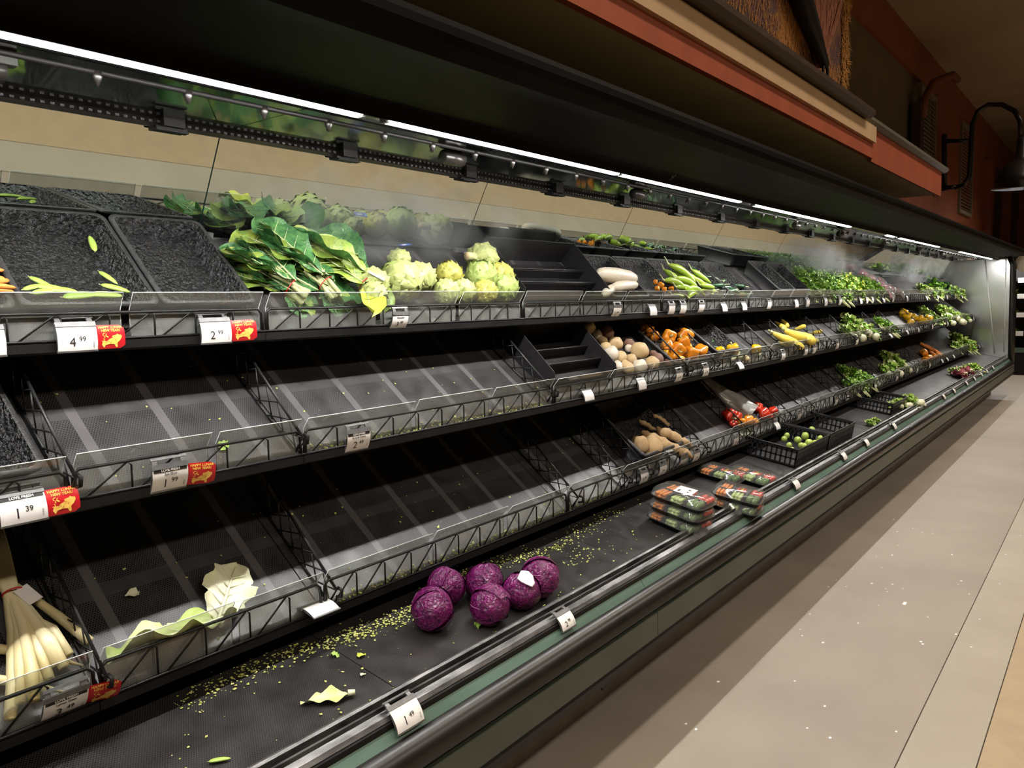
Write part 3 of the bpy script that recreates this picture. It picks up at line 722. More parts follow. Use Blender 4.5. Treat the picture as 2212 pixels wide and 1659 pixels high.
part('paper_tag', MB().box((-.025, -.004, .073), (.025, .010, .0745)), M['white'], b3, T(.03, -.01, 0) @ RZ(35), 'white paper tag')
lf = thing('loose_leaf', 'bright yellow collard leaf lying at the bin front left of the pale artichokes', 'leaf', on_shelf(1, *sh(790, 625, 1, .06), .06) @ RZ(150) @ RX(8) @ S(.15, .17, .15))
link('blade', leaf(1, .3, .06, .5, 41, 14, 8).mesh('blade', V['yellow']), lf); link('rib', rbm, lf)
lf = thing('loose_leaf', 'dark green collard leaf hanging behind the fence below the bunches', 'leaf', on_shelf(1, *sh(690, 645, 1, .02), .02) @ RZ(-80) @ S(.22, .17, .2))
link('blade', leaf(1, .3, .06, .5, 43, 14, 8).mesh('blade', V['collard']), lf); link('rib', rbm, lf)
# ------------------------------------------------------------------ generic piles
def series(items, name, cat, group, base, mk, L, tail='', flat=.9, lift=0):
    """items: (px, py, width px, spin) sorted left to right in the label"""
    order = sorted(range(len(items)), key=lambda i: items[i][0])
    out = [None]*len(items)
    for rank, i in enumerate(order):
        px, py, wd = items[i][:3]; sp = items[i][3] if len(items[i]) > 3 else (0, 0, random.uniform(0, 360))
        x, s, r = seat(px, py, L, wd, .5)
        lab = '%s, %s from the left %s' % (base, ORD[rank], tail)
        h = (items[i][4] if len(items[i]) > 4 else 0)+lift
        if L < 4: s = clear_of_fence(L, s, r*flat*.8, r*flat)
        out[i] = mk(on_shelf(L, x, s, r*flat+h) @ RZ(sp[2]) @ RY(sp[1]) @ RX(sp[0]) @ S(r), lab, group, i)
    return out
def simple(name, cat, mbs, mts, partname=None):
    ms = [mb.mesh(name+'_body', m_) for mb, m_ in zip(mbs, mts)]
    def mk(mtx, lab, group, i):
        o = link(name, ms[i % len(ms)], None, mtx); return tag(o, lab, cat, group)
    return mk
# potatoes
pot = simple('potato', 'potato', [lump(2, amp=.2, sx=1.0, sy=1.25, sz=.85), lump(3, amp=.22, sx=1.0, sy=1.15, sz=.9), lump(4, amp=.2, sx=1.1, sy=.95, sz=.85)], [V['potato'], V['turnip'], V['potato']])
series([(1274, 706, 30), (1290, 722, 24), (1303, 735, 22), (1330, 740, 32), (1322, 762, 34), (1341, 770, 30), (1382, 755, 40), (1360, 752, 20), (1310, 750, 26), (1356, 792, 30), (1383, 790, 34), (1410, 783, 32), (1364, 775, 26), (1335, 790, 24)],
       'potato', 'potato', 'tan potatoes on the second tier', 'tan potato in the second-tier pile', pot, 2)
pot2 = simple('root', 'root', [lump(5, amp=.22, sx=1, sy=1.2, sz=.9), lump(6, amp=.25, sx=1, sy=1.1, sz=.9)], [V['yam'], V['yam']])
series([(1312, 718, 32), (1360, 742, 26), (1421, 776, 30), (1446, 782, 22), (1462, 790, 18), (1412, 764, 18), (1436, 766, 18)], 'taro_root', 'root', 'brown roots among the potatoes', 'dark brown root on the second tier', pot2, 2)
# white turnips (daikon chunks) on the top tier
def turnip(mtx, lab, group, i):
    r = thing('white_turnip', lab, 'turnip', mtx, group)
    mb = MB(); mb.tube([(-1, 0, 0), (-.9, 0, 0), (-.6, 0, 0), (0, .05, 0), (.6, 0, 0), (.95, 0, 0), (1.1, 0, 0)] if i != 0 else [(-1.25, 0, 0), (-.8, 0, 0), (-.3, 0, 0), (.1, 0, 0), (.55, 0, 0), (.85, 0, 0), (.95, 0, 0)],
        [.1, .34, .44, .48, .46, .3, .05] if i != 0 else [.05, .25, .6, .82, .75, .45, .1], 12)
    o = part('root_body', mb, V['turnip'], r, S(1.7, .8, .8) if i else S(1.25, 1, 1))
    part('top_scar', MB().lathe([(.13, 0), (.12, .03), (.03, .04)], 8, mtx=T(1.17 if i == 0 else 1.78, 0, 0) @ RY(90)), V['cut'], r)
    return r
series([(1306, 608, 34, (0, 10, -30)), (1365, 622, 90, (0, 2, -3)), (1322, 632, 56, (0, 5, 20)), (1372, 636, 66, (0, 0, 5))], 'white_turnip', 'turnip', 'white turnips on the top tier', 'white turnip on the top tier', turnip, 1)
# bell peppers
def bell_mesh():
    mb = MB(); prof = [(.1, -.8), (.45, -.95), (.72, -.75), (.86, -.35), (.95, .1), (.92, .5), (.7, .78), (.4, .78), (.15, .62)]
    mb.lathe(prof, 16, fn=lambda p, a, z: Vector((p.x*(1+.10*math.cos(4*a)), p.y*(1+.10*math.cos(4*a)), p.z+.05*math.cos(4*a)*(1 if z > 0 else -1)))); return mb
bm = bell_mesh(); bms = {k: bm.mesh('bell_body', V[k]) for k in ('orange', 'yellowp', 'red')}
bst = MB().tube([(0, 0, .60), (0.02, 0, .85), (.10, .02, 1.15)], [.22, .10, .13], 7).mesh('stem', V['stem'])
def bell(kind):
    def mk(mtx, lab, group, i):
        r = thing('bell_pepper', lab, 'pepper', mtx, group); link('flesh', bms[kind], r); link('stem', bst, r); return r
    return mk
rs = lambda: (random.uniform(40, 130), random.uniform(-40, 40), random.uniform(0, 360))
series([(1396, 716, 30, rs()), (1410, 728, 26, rs()), (1442, 730, 34, rs()), (1478, 727, 36, rs()), (1440, 752, 30, rs()), (1461, 758, 36, rs()), (1452, 774, 26, rs()), (1490, 766, 34, rs()), (1512, 762, 34, rs()), (1475, 742, 30, rs())],
       'bell_pepper', 'pepper', 'orange bell peppers on the second tier', 'orange bell pepper on the second tier', bell('orange'), 2, lift=.012)
series([(1487, 752, 24, rs()), (1466, 778, 28, rs()), (1437, 764, 20, rs()), (1498, 776, 24, rs())], 'bell_pepper', 'pepper', 'yellow bell peppers among the orange ones', 'yellow bell pepper among the orange ones', bell('yellowp'), 2)
series([(1556, 758, 24, rs()), (1584, 754, 30, rs()), (1634, 753, 24, rs())], 'yellow_pepper', 'pepper', 'yellow peppers before the cream squash', 'bright yellow pepper near the cream squashes', bell('yellowp'), 2)
series([(1576, 896, 32, rs()), (1591, 900, 26, rs()), (1637, 880, 24, rs()), (1652, 893, 28, rs()), (1671, 888, 22, rs()), (1585, 915, 18, rs()), (1664, 902, 18, rs())], 'red_pepper', 'pepper', 'red bell peppers on the third tier', 'red bell pepper on the third tier', bell('red'), 3)
series([(1603, 912, 22, rs()), (1618, 908, 24, rs()), (1631, 912, 20, rs())], 'orange_pepper', 'pepper', 'orange peppers under the plastic bag', 'small orange pepper under the clear bag', bell('orange'), 3)
series([(1952, 676, 20, rs()), (1962, 684, 20, rs()), (1975, 686, 18, rs()), (1988, 690, 20, rs()), (2006, 688, 18, rs()), (1968, 695, 16, rs()), (1998, 694, 14, rs())], 'far_yellow_pepper', 'pepper', 'yellow bell peppers at the far end of the second tier', 'far yellow bell pepper on the second tier', bell('yellowp'), 2)
series([(1996, 762, 18, rs()), (2008, 773, 16, rs()), (2018, 772, 14, rs()), (2000, 776, 14, rs())], 'far_orange_pepper', 'pepper', 'small orange peppers at the far end of the third tier', 'small orange pepper far along the third tier', bell('orange'), 3)
series([(1409, 618, 12, rs()), (1421, 624, 14, rs()), (1435, 622, 13, rs()), (1444, 632, 14, rs()), (1456, 628, 13, rs()), (1428, 634, 12, rs()), (1462, 635, 10, rs()), (1413, 632, 12, rs())], 'small_orange_pepper', 'pepper', 'small orange peppers beside the turnips', 'small orange hot pepper on the top tier', bell('orange'), 1, lift=.03)
# chilies: tapered tubes along x with a stem
def chili_mesh(seed, k):
    rnd = random.Random(seed); b1, b2 = rnd.uniform(-.25, .25), rnd.uniform(-.2, .2); mb = MB(); n = 9
    pts = [(-1+2*i/n, b1*math.sin(math.pi*i/n), b2*math.sin(math.pi*i/n)+.08) for i in range(n+1)]
    rs_ = [.06, .15, .20, .22, .215, .20, .18, .14, .09, .02]
    mb.tube(pts, rs_, 9); return mb.mesh('flesh', V[k])
chm = {(k, i): chili_mesh(i, k) for i in range(4) for k in ('chili', 'chili2', 'dark', 'pod')}
cst = MB().tube([(-.98, 0, .08), (-1.1, .02, .12), (-1.28, .10, .22), (-1.42, .2, .24)], [.09, .05, .035, .04], 6).mesh('stem', V['stem'])
def chili(k, nmn='chili_pepper'):
    def mk(mtx, lab, group, i):
        r = thing(nmn, lab, 'pepper', mtx, group); link('flesh', chm[(k, i % 4)], r); link('stem', cst, r); return r
    return mk
series([(1478, 588, 78, (0, 3, -52), .03), (1462, 596, 62, (0, 5, -60), .012), (1500, 600, 66, (0, 0, -50), .01), (1450, 606, 44, (0, 0, -30), .0), (1490, 620, 72, (0, 0, -20), .012), (1524, 606, 40, (0, 20, -80), .0), (1508, 626, 70, (0, 0, -15), .015), (1474, 630, 60, (0, 0, -5), 0), (1536, 618, 44, (0, 10, 10), 0), (1545, 630, 38, (0, 10, 200), 0), (1466, 612, 70, (0, 0, -35), .015), (1516, 596, 60, (0, 5, -40), .03), (1488, 610, 74, (0, 0, -30), .03), (1528, 618, 60, (0, 0, -10), .03), (1505, 634, 66, (0, 0, 5), .01)],
       'chili', 'pepper', 'pale green chilies on the top tier', 'long yellow-green chili on the top tier', chili('chili'), 1, flat=.3, lift=.018)
series([(1514, 612, 60, (0, 5, -45), .02), (1528, 628, 50, (0, 8, 170), .01), (1481, 604, 50, (0, 0, -58), .02)], 'chili', 'pepper', 'yellower chilies in the chili pile', 'yellower chili in the green chili pile', chili('chili2'), 1, flat=.3, lift=.022)
series([(1497, 580, 30, (0, 20, 80)), (1540, 600, 36, (0, 20, 130)), (1552, 612, 44, (0, 20, 160)), (1575, 618, 50, (0, 5, 170)), (1568, 606, 36, (0, 5, 10)), (1590, 628, 52, (0, 5, 175)), (1600, 614, 40, (0, 5, 165)), (1556, 630, 44, (0, 5, 20)), (1612, 632, 40, (0, 5, 178)), (1580, 634, 40, (0, 5, 10))],
       'dark_chili', 'pepper', 'dark green peppers on the top tier', 'dark green pepper on the top tier', chili('dark', 'dark_pepper'), 1, flat=.35, lift=.02)
series([(1518, 738, 22), (1528, 744, 24), (1536, 738, 20), (1548, 752, 24), (1540, 760, 26), (1562, 760, 24), (1572, 762, 22), (1552, 765, 22), (1586, 762, 18)], 'small_chili', 'pepper', 'small green chilies on the second tier', 'small dark green chili on the second tier', chili('dark', 'small_chili'), 2, flat=.35, lift=.02)
# squashes
def squash_mesh(k, seed):
    mb = MB(); mb.tube([(-1, 0, 0), (-.9, 0, 0), (-.6, .02, 0), (-.2, .06, 0), (.2, .06, 0), (.6, .02, 0), (.85, -.03, 0), (.95, -.05, 0)], [.05, .24, .34, .33, .26, .19, .16, .05], 11); return mb.mesh('flesh', V[k])
sqm = {k: squash_mesh(k, 1) for k in ('squash', 'cream', 'yellowp')}
sqs = MB().tube([(.9, -.05, 0), (1.15, -.1, .03)], [.09, .11], 6).mesh('stem', V['stem'])
def squash(k):
    def mk(mtx, lab, group, i):
        r = thing('squash', lab, 'squash', mtx, group); link('flesh', sqm[k], r); link('stem', sqs, r); return r
    return mk
series([(1692, 696, 34, (0, 10, 70)), (1700, 690, 34, (0, 0, 60)), (1688, 716, 44, (0, 0, 130)), (1712, 722, 50, (0, 0, 140)), (1725, 732, 56, (0, 0, 150)), (1742, 712, 60, (0, 10, 125)), (1732, 702, 30, (0, 60, 90)), (1768, 712, 30, (0, 50, 70)), (1765, 728, 40, (0, 0, 170)), (1702, 734, 40, (0, 0, 165)), (1698, 722, 60, (0, 0, 140), .02), (1722, 716, 64, (0, 0, 145), .03), (1745, 726, 60, (0, 0, 150), .03)],
       'yellow_squash', 'squash', 'yellow squashes on the second tier', 'yellow squash on the second tier', squash('squash'), 2, flat=.45)
series([(1755, 738, 40, (0, 0, 15)), (1735, 744, 34, (0, 0, 5)), (1600, 758, 40, (0, 0, 20)), (1612, 764, 44, (0, 0, 160)), (1592, 766, 36, (0, 0, 10)), (1645, 760, 24, (0, 0, 10))], 'cream_squash', 'squash', 'cream squashes on the second tier', 'pale cream squash on the second tier', squash('cream'), 2, flat=.45)
# yuca roots
def yuca_mesh(seed):
    mb = MB(); rnd = random.Random(seed); n = 10
    pts = [(-1+2*i/n, .08*math.sin(i*1.3+seed), .05*math.sin(i*2.1+seed)) for i in range(n+1)]
    rr_ = [.06, .2, .27, .25, .27, .24, .23, .24, .2, .15, .06]; rr_ = [a*(1+.12*math.sin(i*2.3+seed)) for i, a in enumerate(rr_)]
    mb.tube(pts, rr_, 10); return mb
yu = simple('yuca_root', 'root', [yuca_mesh(1), yuca_mesh(2), yuca_mesh(3)], [V['yuca']]*3)
series([(1436, 938, 92, (0, 0, -48)), (1462, 934, 86, (0, 0, -50), .015), (1470, 955, 96, (0, 0, -42)), (1430, 908, 56, (0, 15, -30), .02), (1402, 915, 44, (0, 0, -60)), (1492, 955, 50, (0, 5, -70))], 'yuca_root', 'root', 'long brown roots on the third tier', 'long tan root on the third tier', yu, 3, flat=.35, lift=.02)
yl = simple('round_root', 'root', [lump(8, amp=.3, sx=.85, sy=1.1, sz=.9), lump(9, amp=.3, sx=.8, sy=1.2, sz=.9)], [V['yuca']]*2)
series([(1380, 962, 42), (1408, 968, 46), (1396, 975, 30)], 'celery_root', 'root', 'knobbly round roots on the third tier', 'knobbly round tan root on the third tier', yl, 3, lift=.012)
t_ = tag(link('paper_slip', MB().box((-.03, -.02, 0), (.03, .02, .001)).mesh('paper_slip', M['white']), None, on_shelf(3, *sh(1442, 972, 3, .07), .07) @ RX(-20)), 'small white paper slip on the knobbly brown roots', 'paper')
# plastic bag with peppers
x, s = sh(1600, 880, 3, .03)
mb = MB(); rnd = random.Random(5)
def bagf(u, v):
    a = v*2*math.pi; wid = .085*(1-.35*u)*(1 if u > .05 else .6); th = .055*(1-.75*u)+.005
    k = 1+.16*math.sin(5*a+u*9)+.08*math.sin(11*a+3)
    return (wid*math.cos(a)*k-.02*u, u*.36, .03+th*math.sin(a)*k)
mb.grid(bagf, 16, 26)
o = link('plastic_bag', mb.mesh('plastic_bag', M['bag']), None, on_shelf(3, x, max(s-.08, .02), .012) @ RZ(12)); tag(o, 'crumpled clear plastic bag lying over red peppers on the third tier', 'bag')
# ------------------------------------------------------------------ red cabbages on the deck
cbm = []
for sd in (1, 2, 3):
    mb = lump(sd+20, 22, 14, .07, 1.4, 1, 1, .93); cbm.append(mb.mesh('head', V['cabbage']))
wrap = MB()
def wf(u, v):
    a = (v-.5)*2.0; el = -1.2+u*2.1; rr_ = 1.035+.02*math.sin(9*v+4*u)+.035*(abs(v-.5)*2)**3
    ce = math.cos(el); return (rr_*ce*math.sin(a*(.9-.25*u)), rr_*ce*math.cos(a*(.9-.25*u)), .95*rr_*math.sin(el))
wrap.grid(wf, 12, 10); wrm = wrap.mesh('outer_leaf', V['cabbage'])
cbr = MB().tube([(0, 1.045*math.cos(e), .99*math.sin(e)) for e in (-1.1, -.7, -.3, .1, .5)], [.022, .02, .016, .012, .006], 5).mesh('leaf_rib', mat('purple_rib', (.26, .08, .19), (.34, .12, .25), .4))
cut_m = MB().lathe([(.55, .0), (.5, .05), (.2, .07)], 10, fn=lambda p, a, z: Vector((p.x*(1+.25*math.sin(3*a)), p.y*(1+.2*math.sin(2*a)), p.z))).mesh('cut_face', mat('white_cut', (.85, .80, .84), (.8, .7, .78), .35, 8))
CAB = [(935, 1312, 96, (60, 20, 30), 'front left, with pale veins and tucked leaves'), (965, 1262, 84, (30, 0, 100), 'back left, half hidden behind the front left one'),
       (1046, 1254, 84, (20, 30, 200), 'back middle, the darkest and smoothest'), (1097, 1322, 92, (80, -30, 10), 'front middle, bright magenta beside the rail'),
       (1138, 1278, 84, (0, 0, 0), 'middle, dark with a white cut top'), (1207, 1262, 92, (90, 70, 40), 'rightmost, bright magenta with folded leaf ends')]
for i, (px, py, wd, rt, wh) in enumerate(CAB):
    x, s, r = seat(px, py, 4, wd, .5); s = max(s, r*1.17)
    rt3 = RZ(rt[2]) @ RY(rt[1]) @ RX(rt[0])
    c = thing('red_cabbage', 'red cabbage '+wh, 'cabbage', on_shelf(4, x, s, r*.93) @ rt3 @ S(r*.97), 'red cabbages on the bottom deck')
    link('head', cbm[i % 3], c)
    for k in range(4):
        lf = link('outer_leaf', wrm, c, RZ(k*97+i*40) @ RX(-12+k*9)); link('leaf_rib', cbr, lf)
    if i == 4: link('cut_face', cut_m, c, T(-.15, -.35, .86) @ RX(22))
# ------------------------------------------------------------------ vegetable party trays
def party_tray(mtx, label, bottom, seed, paper=False):
    rnd = random.Random(seed); r = thing('vegetable_tray', label, 'vegetable tray', mtx, 'cut vegetable trays on the deck')
    w_, l_ = .15, .21
    def rr(ins, z, rad=.03):
        pts = []
        for (cx_, cy_, a0) in ((w_/2-ins-rad, l_/2-ins-rad, 0), (-w_/2+ins+rad, l_/2-ins-rad, 90), (-w_/2+ins+rad, -l_/2+ins+rad, 180), (w_/2-ins-rad, -l_/2+ins+rad, 270)):
            for k in range(4): a = math.radians(a0+30*k); pts.append((cx_+rad*math.cos(a), cy_+rad*math.sin(a), z))
        return pts
    def shell(rings, cap0, cap1):
        mb = MB(); n = 16; vs = []; fs = []
        for q in rings: vs += q
        for i in range(len(rings)-1):
            for k in range(n): fs.append((i*n+k, i*n+(k+1) % n, (i+1)*n+(k+1) % n, (i+1)*n+k))
        if cap0: fs.append(tuple(range(n-1, -1, -1)))
        if cap1: fs.append(tuple((len(rings)-1)*n+k for k in range(n)))
        mb.add(vs, fs, True); return mb
    part('tray_base', shell([rr(.012, 0), rr(.004, .016), rr(0, .018), rr(.004, .0185), rr(.014, .008)], True, True), M['plastic'], r)
    part('clear_lid', shell([rr(.001, .019), rr(.006, .042), rr(.014, .050)], False, True), M['film'], r)
    part('divider_wall', MB().box((-.003, -l_/2+.02, .008), (.003, l_/2-.02, .034)).box((-w_/2+.015, .028, .008), (w_/2-.015, .034, .034)).box((-w_/2+.015, -.038, .008), (w_/2-.015, -.032, .034)), M['plastic'], r)
    cells = [(-.037, .062, 'carrot'), (.037, .062, 'carrot'), (-.037, -.002, 'celery'), (.037, -.002, 'pepper'), (-.037, -.066, 'broc'), (.037, -.066, 'tomato')]
    for (cx_, cy_, kd) in cells:
        if kd in ('carrot', 'celery', 'pepper'):
            for k in range(6):
                mb = MB(); y = cy_+(k % 3-1)*.014; z = .018+.010*(k//3); xo = rnd.uniform(-.003, .003)
                mb.tube([(cx_-.026+xo, y, z), (cx_+.026+xo, y+rnd.uniform(-.003, .003), z)], .0065 if kd != 'celery' else .0075, 6)
                m_ = {'carrot': V['carrot'], 'celery': V['celery'], 'pepper': V[('red', 'yellowp', 'red')[k % 3]]}[kd]
                part({'carrot': 'carrot_stick', 'celery': 'celery_stick', 'pepper': 'pepper_strip'}[kd], mb, m_, r)
        else:
            for k in range(6):
                mb = lump(seed+k, 8, 6, .25, 2.2)
                p_ = part('broccoli_floret' if kd == 'broc' else 'small_tomato', mb, V['broc'] if kd == 'broc' else V['red'], r, T(cx_+(k % 3-1)*.019, cy_+(k//3-.5)*.024, .026) @ S(.0125))
    if paper:
        part('paper_label', MB().box((-.04, -.035, .0505), (.034, .03, .0512)), M['white'], r, RZ(8), 'white printed label')
        part('label_text', MB().box((-.03, .012, .0513), (-.008, .02, .0515)).box((.0, -.02, .0513), (.012, -.010, .0515)).box((-.022, -.02, .0513), (-.012, -.012, .0515)), M['ink'], r, RZ(8))
    return r
def tray_at(px, py, h, rot, label, seed, paper=False, sc=1.15):
    x, s = hit(px, py, 4, h+.03); return party_tray(on_shelf(4, x, s, h+.002) @ RZ(rot) @ S(sc), label, 0, seed, paper)
px0, py0 = 1462, 1068
for k in range(3):
    x, s = hit(1478, 1072, 4, .002+2*.052+.03)
    party_tray(on_shelf(4, x, s, .002+k*.0525) @ RZ(-8+k*3) @ S(1.28, 1.2, 1.12), ['bottom vegetable tray of the near stack of three, mostly in shadow', 'middle vegetable tray of the near stack of three', 'top vegetable tray of the near stack, with white printed label'][k], 0, k, k == 2)
for k in range(2):
    x, s = hit(1588, 1062, 4, .053+.03); party_tray(on_shelf(4, x, s-.02, .002+k*.0525) @ RZ(5+k*4) @ S(1.2, 1.1, 1.05), ['lower vegetable tray of the middle pair, under another tray', 'upper vegetable tray of the middle pair beside the labelled stack'][k], 0, 5+k)
tray_at(1625, 1028, 0, -4, 'vegetable tray lying flat farthest right, near the rail', 8)
tray_at(1560, 1022, .0, 3, 'vegetable tray lying behind the others, red and yellow strips', 9)
# ------------------------------------------------------------------ black crates
def crate(mtx, w_, l_, hgt, label):
    r = thing('plastic_crate', label, 'crate', mtx, 'black crates on the deck')
    part('crate_floor', MB().box((0, 0, 0), (w_, l_, .004)), M['plastic'], r)
    for (nm_, a, b, ax) in (('side_wall', (0, 0), (w_, 0), 0), ('side_wall', (0, l_-.004), (w_, l_-.004), 0), ('side_wall', (0, 0), (0, l_), 1), ('side_wall', (w_-.004, 0), (w_-.004, l_), 1)):
        mb = MB(); ln = w_ if ax == 0 else l_
        def bx(u0, u1, z0, z1, t=.004):
            if ax == 0: mb.box((u0, a[1], z0), (u1, a[1]+t, z1))
            else: mb.box((a[0], u0, z0), (a[0]+t, u1, z1))
        bx(0, ln, hgt-.02, hgt); bx(0, ln, 0, .014); bx(0, ln, hgt*.42, hgt*.42+.010)
        n = int(ln/.028)
        for k in range(n+1): bx(k*(ln-.010)/n, k*(ln-.010)/n+.010, .01, hgt-.01)
        part(nm_, mb, M['plastic'], r)
    rim = MB(); rim.tube([(0, 0, hgt), (w_, 0, hgt), (w_, l_, hgt), (0, l_, hgt)], .006, 6, closed=True); part('rim', rim, M['plastic'], r)
    return r
x, s = hit(1640, 972, 4, .10); xa_, sa_ = x, s
crate(on_shelf(4, 4.50, .03, .002), .60, .36, .105, 'black slotted crate with green fruit on the deck')
crate(on_shelf(4, 5.13, .03, .002) , .58, .36, .105, 'empty black crate right of the one with green fruit')
crate(on_shelf(4, 6.9, .04, .002), .55, .34, .09, 'far black crate under the pale leafy heads')
lim = simple('green_fruit', 'fruit', [lump(31, 12, 8, .04), lump(32, 12, 8, .05, sz=1.1)], [V['lime'], V['lime']])
LM = [(1692, 958, 13), (1704, 965, 13), (1722, 955, 16), (1737, 953, 16), (1730, 966, 14), (1740, 967, 15), (1752, 970, 17), (1762, 962, 14), (1770, 956, 14), (1780, 957, 12), (1800, 952, 12), (1710, 974, 12), (1745, 976, 13), (1760, 973, 13), (1790, 955, 11), (1698, 950, 12)]
order = sorted(LM)
for i, (px, py, wd) in enumerate(LM):
    x, s = hit(px, py, 4, .055); r = wd*depth(FR[4] @ Vector((x, s, .05)))/F/2
    x = min(max(x, 4.54), 5.06); s = min(max(s, .07), .34)
    lim(on_shelf(4, x, s, .045+r+(.0 if i % 3 else .02)) @ S(r), 'round green fruit in the black crate, %s from the left' % ORD[order.index((px, py, wd))], 'green fruit in the crate', i)
mb = lump(33, 10, 7, .1); c = tag(link('green_fruit', mb.mesh('fruit', V['lime']), None, on_shelf(4, 5.5, .25, .03) @ S(.022)), 'single green fruit in the empty black crate', 'fruit')
# ------------------------------------------------------------------ leafy heaps along the far end
def tuft_mesh(seed, n, size, k, mats_, kinky=.5):
    rnd = random.Random(seed); mb = MB()
    for i in range(n):
        a = rnd.uniform(0, 6.283); el = rnd.uniform(.15, 1.4); rr_ = rnd.uniform(.35, 1)
        p = Vector((math.cos(a)*math.cos(el)*rr_, math.sin(a)*math.cos(el)*rr_, math.sin(el)*rr_*.7))
        m_ = Matrix.Translation(p) @ Matrix.Rotation(a, 4, 'Z') @ Matrix.Rotation(rnd.uniform(-1.2, .6), 4, 'Y') @ Matrix.Rotation(rnd.uniform(0, 6.28), 4, 'Z')
        L_ = size*rnd.uniform(.6, 1.3); W_ = L_*k; c1 = rnd.uniform(-.4, .4)*L_
        vs = []
        for iu in range(4):
            u = iu/3
            for iv in range(3):
                t = iv-1; w_ = W_*math.sin(math.pi*(u*.8+.12)); vs.append(m_ @ Vector((t*w_, u*L_, c1*u*u+.35*W_*abs(t)+kinky*W_*rnd.uniform(-.5, .5))))
        fs = [(iu*3+iv, (iu+1)*3+iv, (iu+1)*3+iv+1, iu*3+iv+1) for iu in range(3) for iv in range(2)]
        mb.add(vs, fs, True, rnd.randrange(len(mats_)))
    return mb.mesh('leaves', mats_)
TF = {'herb': [tuft_mesh(50+i, 330, .20, .42, [V['herb'], V['herb'], V['lettuce']]) for i in range(2)],
      'lettuce': [tuft_mesh(60+i, 130, .42, .55, [V['lettuce'], V['lettuce'], V['herb'], V['napa']], .9) for i in range(2)],
      'yellow': [tuft_mesh(65+i, 240, .26, .45, [V['yellow'], V['lettuce'], V['herb']], .7) for i in range(2)],
      'kale': [tuft_mesh(70+i, 90, .5, .45, [V['kale'], V['herb']], .9) for i in range(2)],
      'radic': [tuft_mesh(80, 70, .5, .55, [V['radic'], V['radic'], V['napaw']], .6)],
      'romano': [tuft_mesh(85, 120, .3, .6, [V['arti'], V['arti2'], V['herb']], .6)]}
stb = MB()
for i in range(7): a = i*.9; stb.tube([(0, 0, .15), (.3*math.cos(a)-.5, .3*math.sin(a)-.6, .12), (.35*math.cos(a)-.8, .35*math.sin(a)-1.1, .1)], [.05, .05, .045], 5)
stw = MB(); stw.lathe([(.05, -.5), (.22, -.45), (.3, -.1), (.34, .3), (.2, .5)], 10, mtx=T(0, -.75, .25) @ RX(75))
stm1 = stb.mesh('stems', V['stem']); stm2 = stw.mesh('white_base', V['napaw'])
def tufts(items, kind, name, cat, group, base, L, base_part='stems'):
    order = sorted(items)
    for i, (px, py, wd) in enumerate(items):
        x, s, r = seat(px, py, L, wd, .3)
        s = max(s, .05)
        o = thing(name, '%s, %s from the left' % (base, ORD[order.index((px, py, wd))]), cat, on_shelf(L, x, s, .01) @ RZ(random.uniform(-25, 25)) @ S(r), group)
        link('leaves', TF[kind][i % len(TF[kind])], o)
        if base_part: link(base_part, stm1 if base_part == 'stems' else stm2, o)
tufts([(1735, 588, 74), (1758, 590, 76), (1785, 594, 74), (1810, 598, 70), (1782, 615, 70), (1745, 604, 66), (1772, 606, 70), (1760, 622, 60), (1800, 612, 66), (1790, 628, 50), (1815, 630, 50)], 'herb', 'herb_bunch', 'herbs', 'green herb bunches on the top tier', 'feathery green herb bunch on the top tier', 1)
tufts([(1832, 598, 60), (1846, 606, 60), (1862, 616, 54), (1812, 614, 60), (1826, 606, 56), (1840, 618, 56), (1856, 630, 44), (1828, 632, 46)], 'yellow', 'celery_leaf_bunch', 'greens', 'yellow-green leaf bunches on the top tier', 'yellow-green leaf bunch on the top tier', 1)
tufts([(1874, 604, 50), (1892, 614, 48), (1905, 624, 42), (1868, 608, 44), (1882, 620, 44), (1890, 632, 36)], 'herb', 'parsley_bunch', 'herbs', 'parsley bunches on the top tier', 'bright green parsley bunch before the bagged radishes', 1)
tufts([(1996, 622, 40), (2012, 628, 34), (2030, 630, 34), (2062, 626, 40), (2078, 630, 30)], 'lettuce', 'chard_bunch', 'greens', 'leafy bunches at the far end of the top tier', 'pale leafy bunch at the far end of the top tier', 1)
tufts([(2020, 612, 50), (2044, 618, 44)], 'kale', 'kale_bunch', 'greens', 'dark kale bunches', 'dark kale bunch at the far end of the top tier', 1)
tufts([(1838, 690, 54), (1856, 700, 56), (1850, 712, 50), (1876, 708, 50), (1830, 712, 44)], 'lettuce', 'lettuce_head', 'lettuce', 'pale lettuces on the second tier', 'pale frilly lettuce on the second tier', 2, 'white_base')
tufts([(1905, 692, 44), (1920, 700, 46), (1932, 706, 36), (1890, 716, 40)], 'herb', 'curly_kale', 'greens', 'curly greens on the second tier', 'bright curly green bunch on the second tier', 2)
tufts([(1998, 668, 44), (2014, 678, 40), (2028, 688, 36), (2010, 690, 30)], 'romano', 'asparagus_bunch', 'greens', 'grey-green bunches on the second tier', 'grey-green bunch right of the yellow peppers', 2, None)
tufts([(2038, 668, 44), (2052, 672, 44), (2066, 680, 40), (2076, 688, 34), (2048, 686, 34), (2088, 684, 26)], 'lettuce', 'far_lettuce', 'lettuce', 'far lettuces on the second tier', 'green lettuce at the far end of the second tier', 2, 'white_base')
tufts([(1828, 796, 50), (1850, 804, 54), (1872, 812, 50), (1838, 824, 50), (1862, 826, 48), (1884, 818, 40)], 'herb', 'cilantro_bunch', 'herbs', 'leafy herb bunches on the third tier', 'leafy green herb bunch on the third tier', 3)
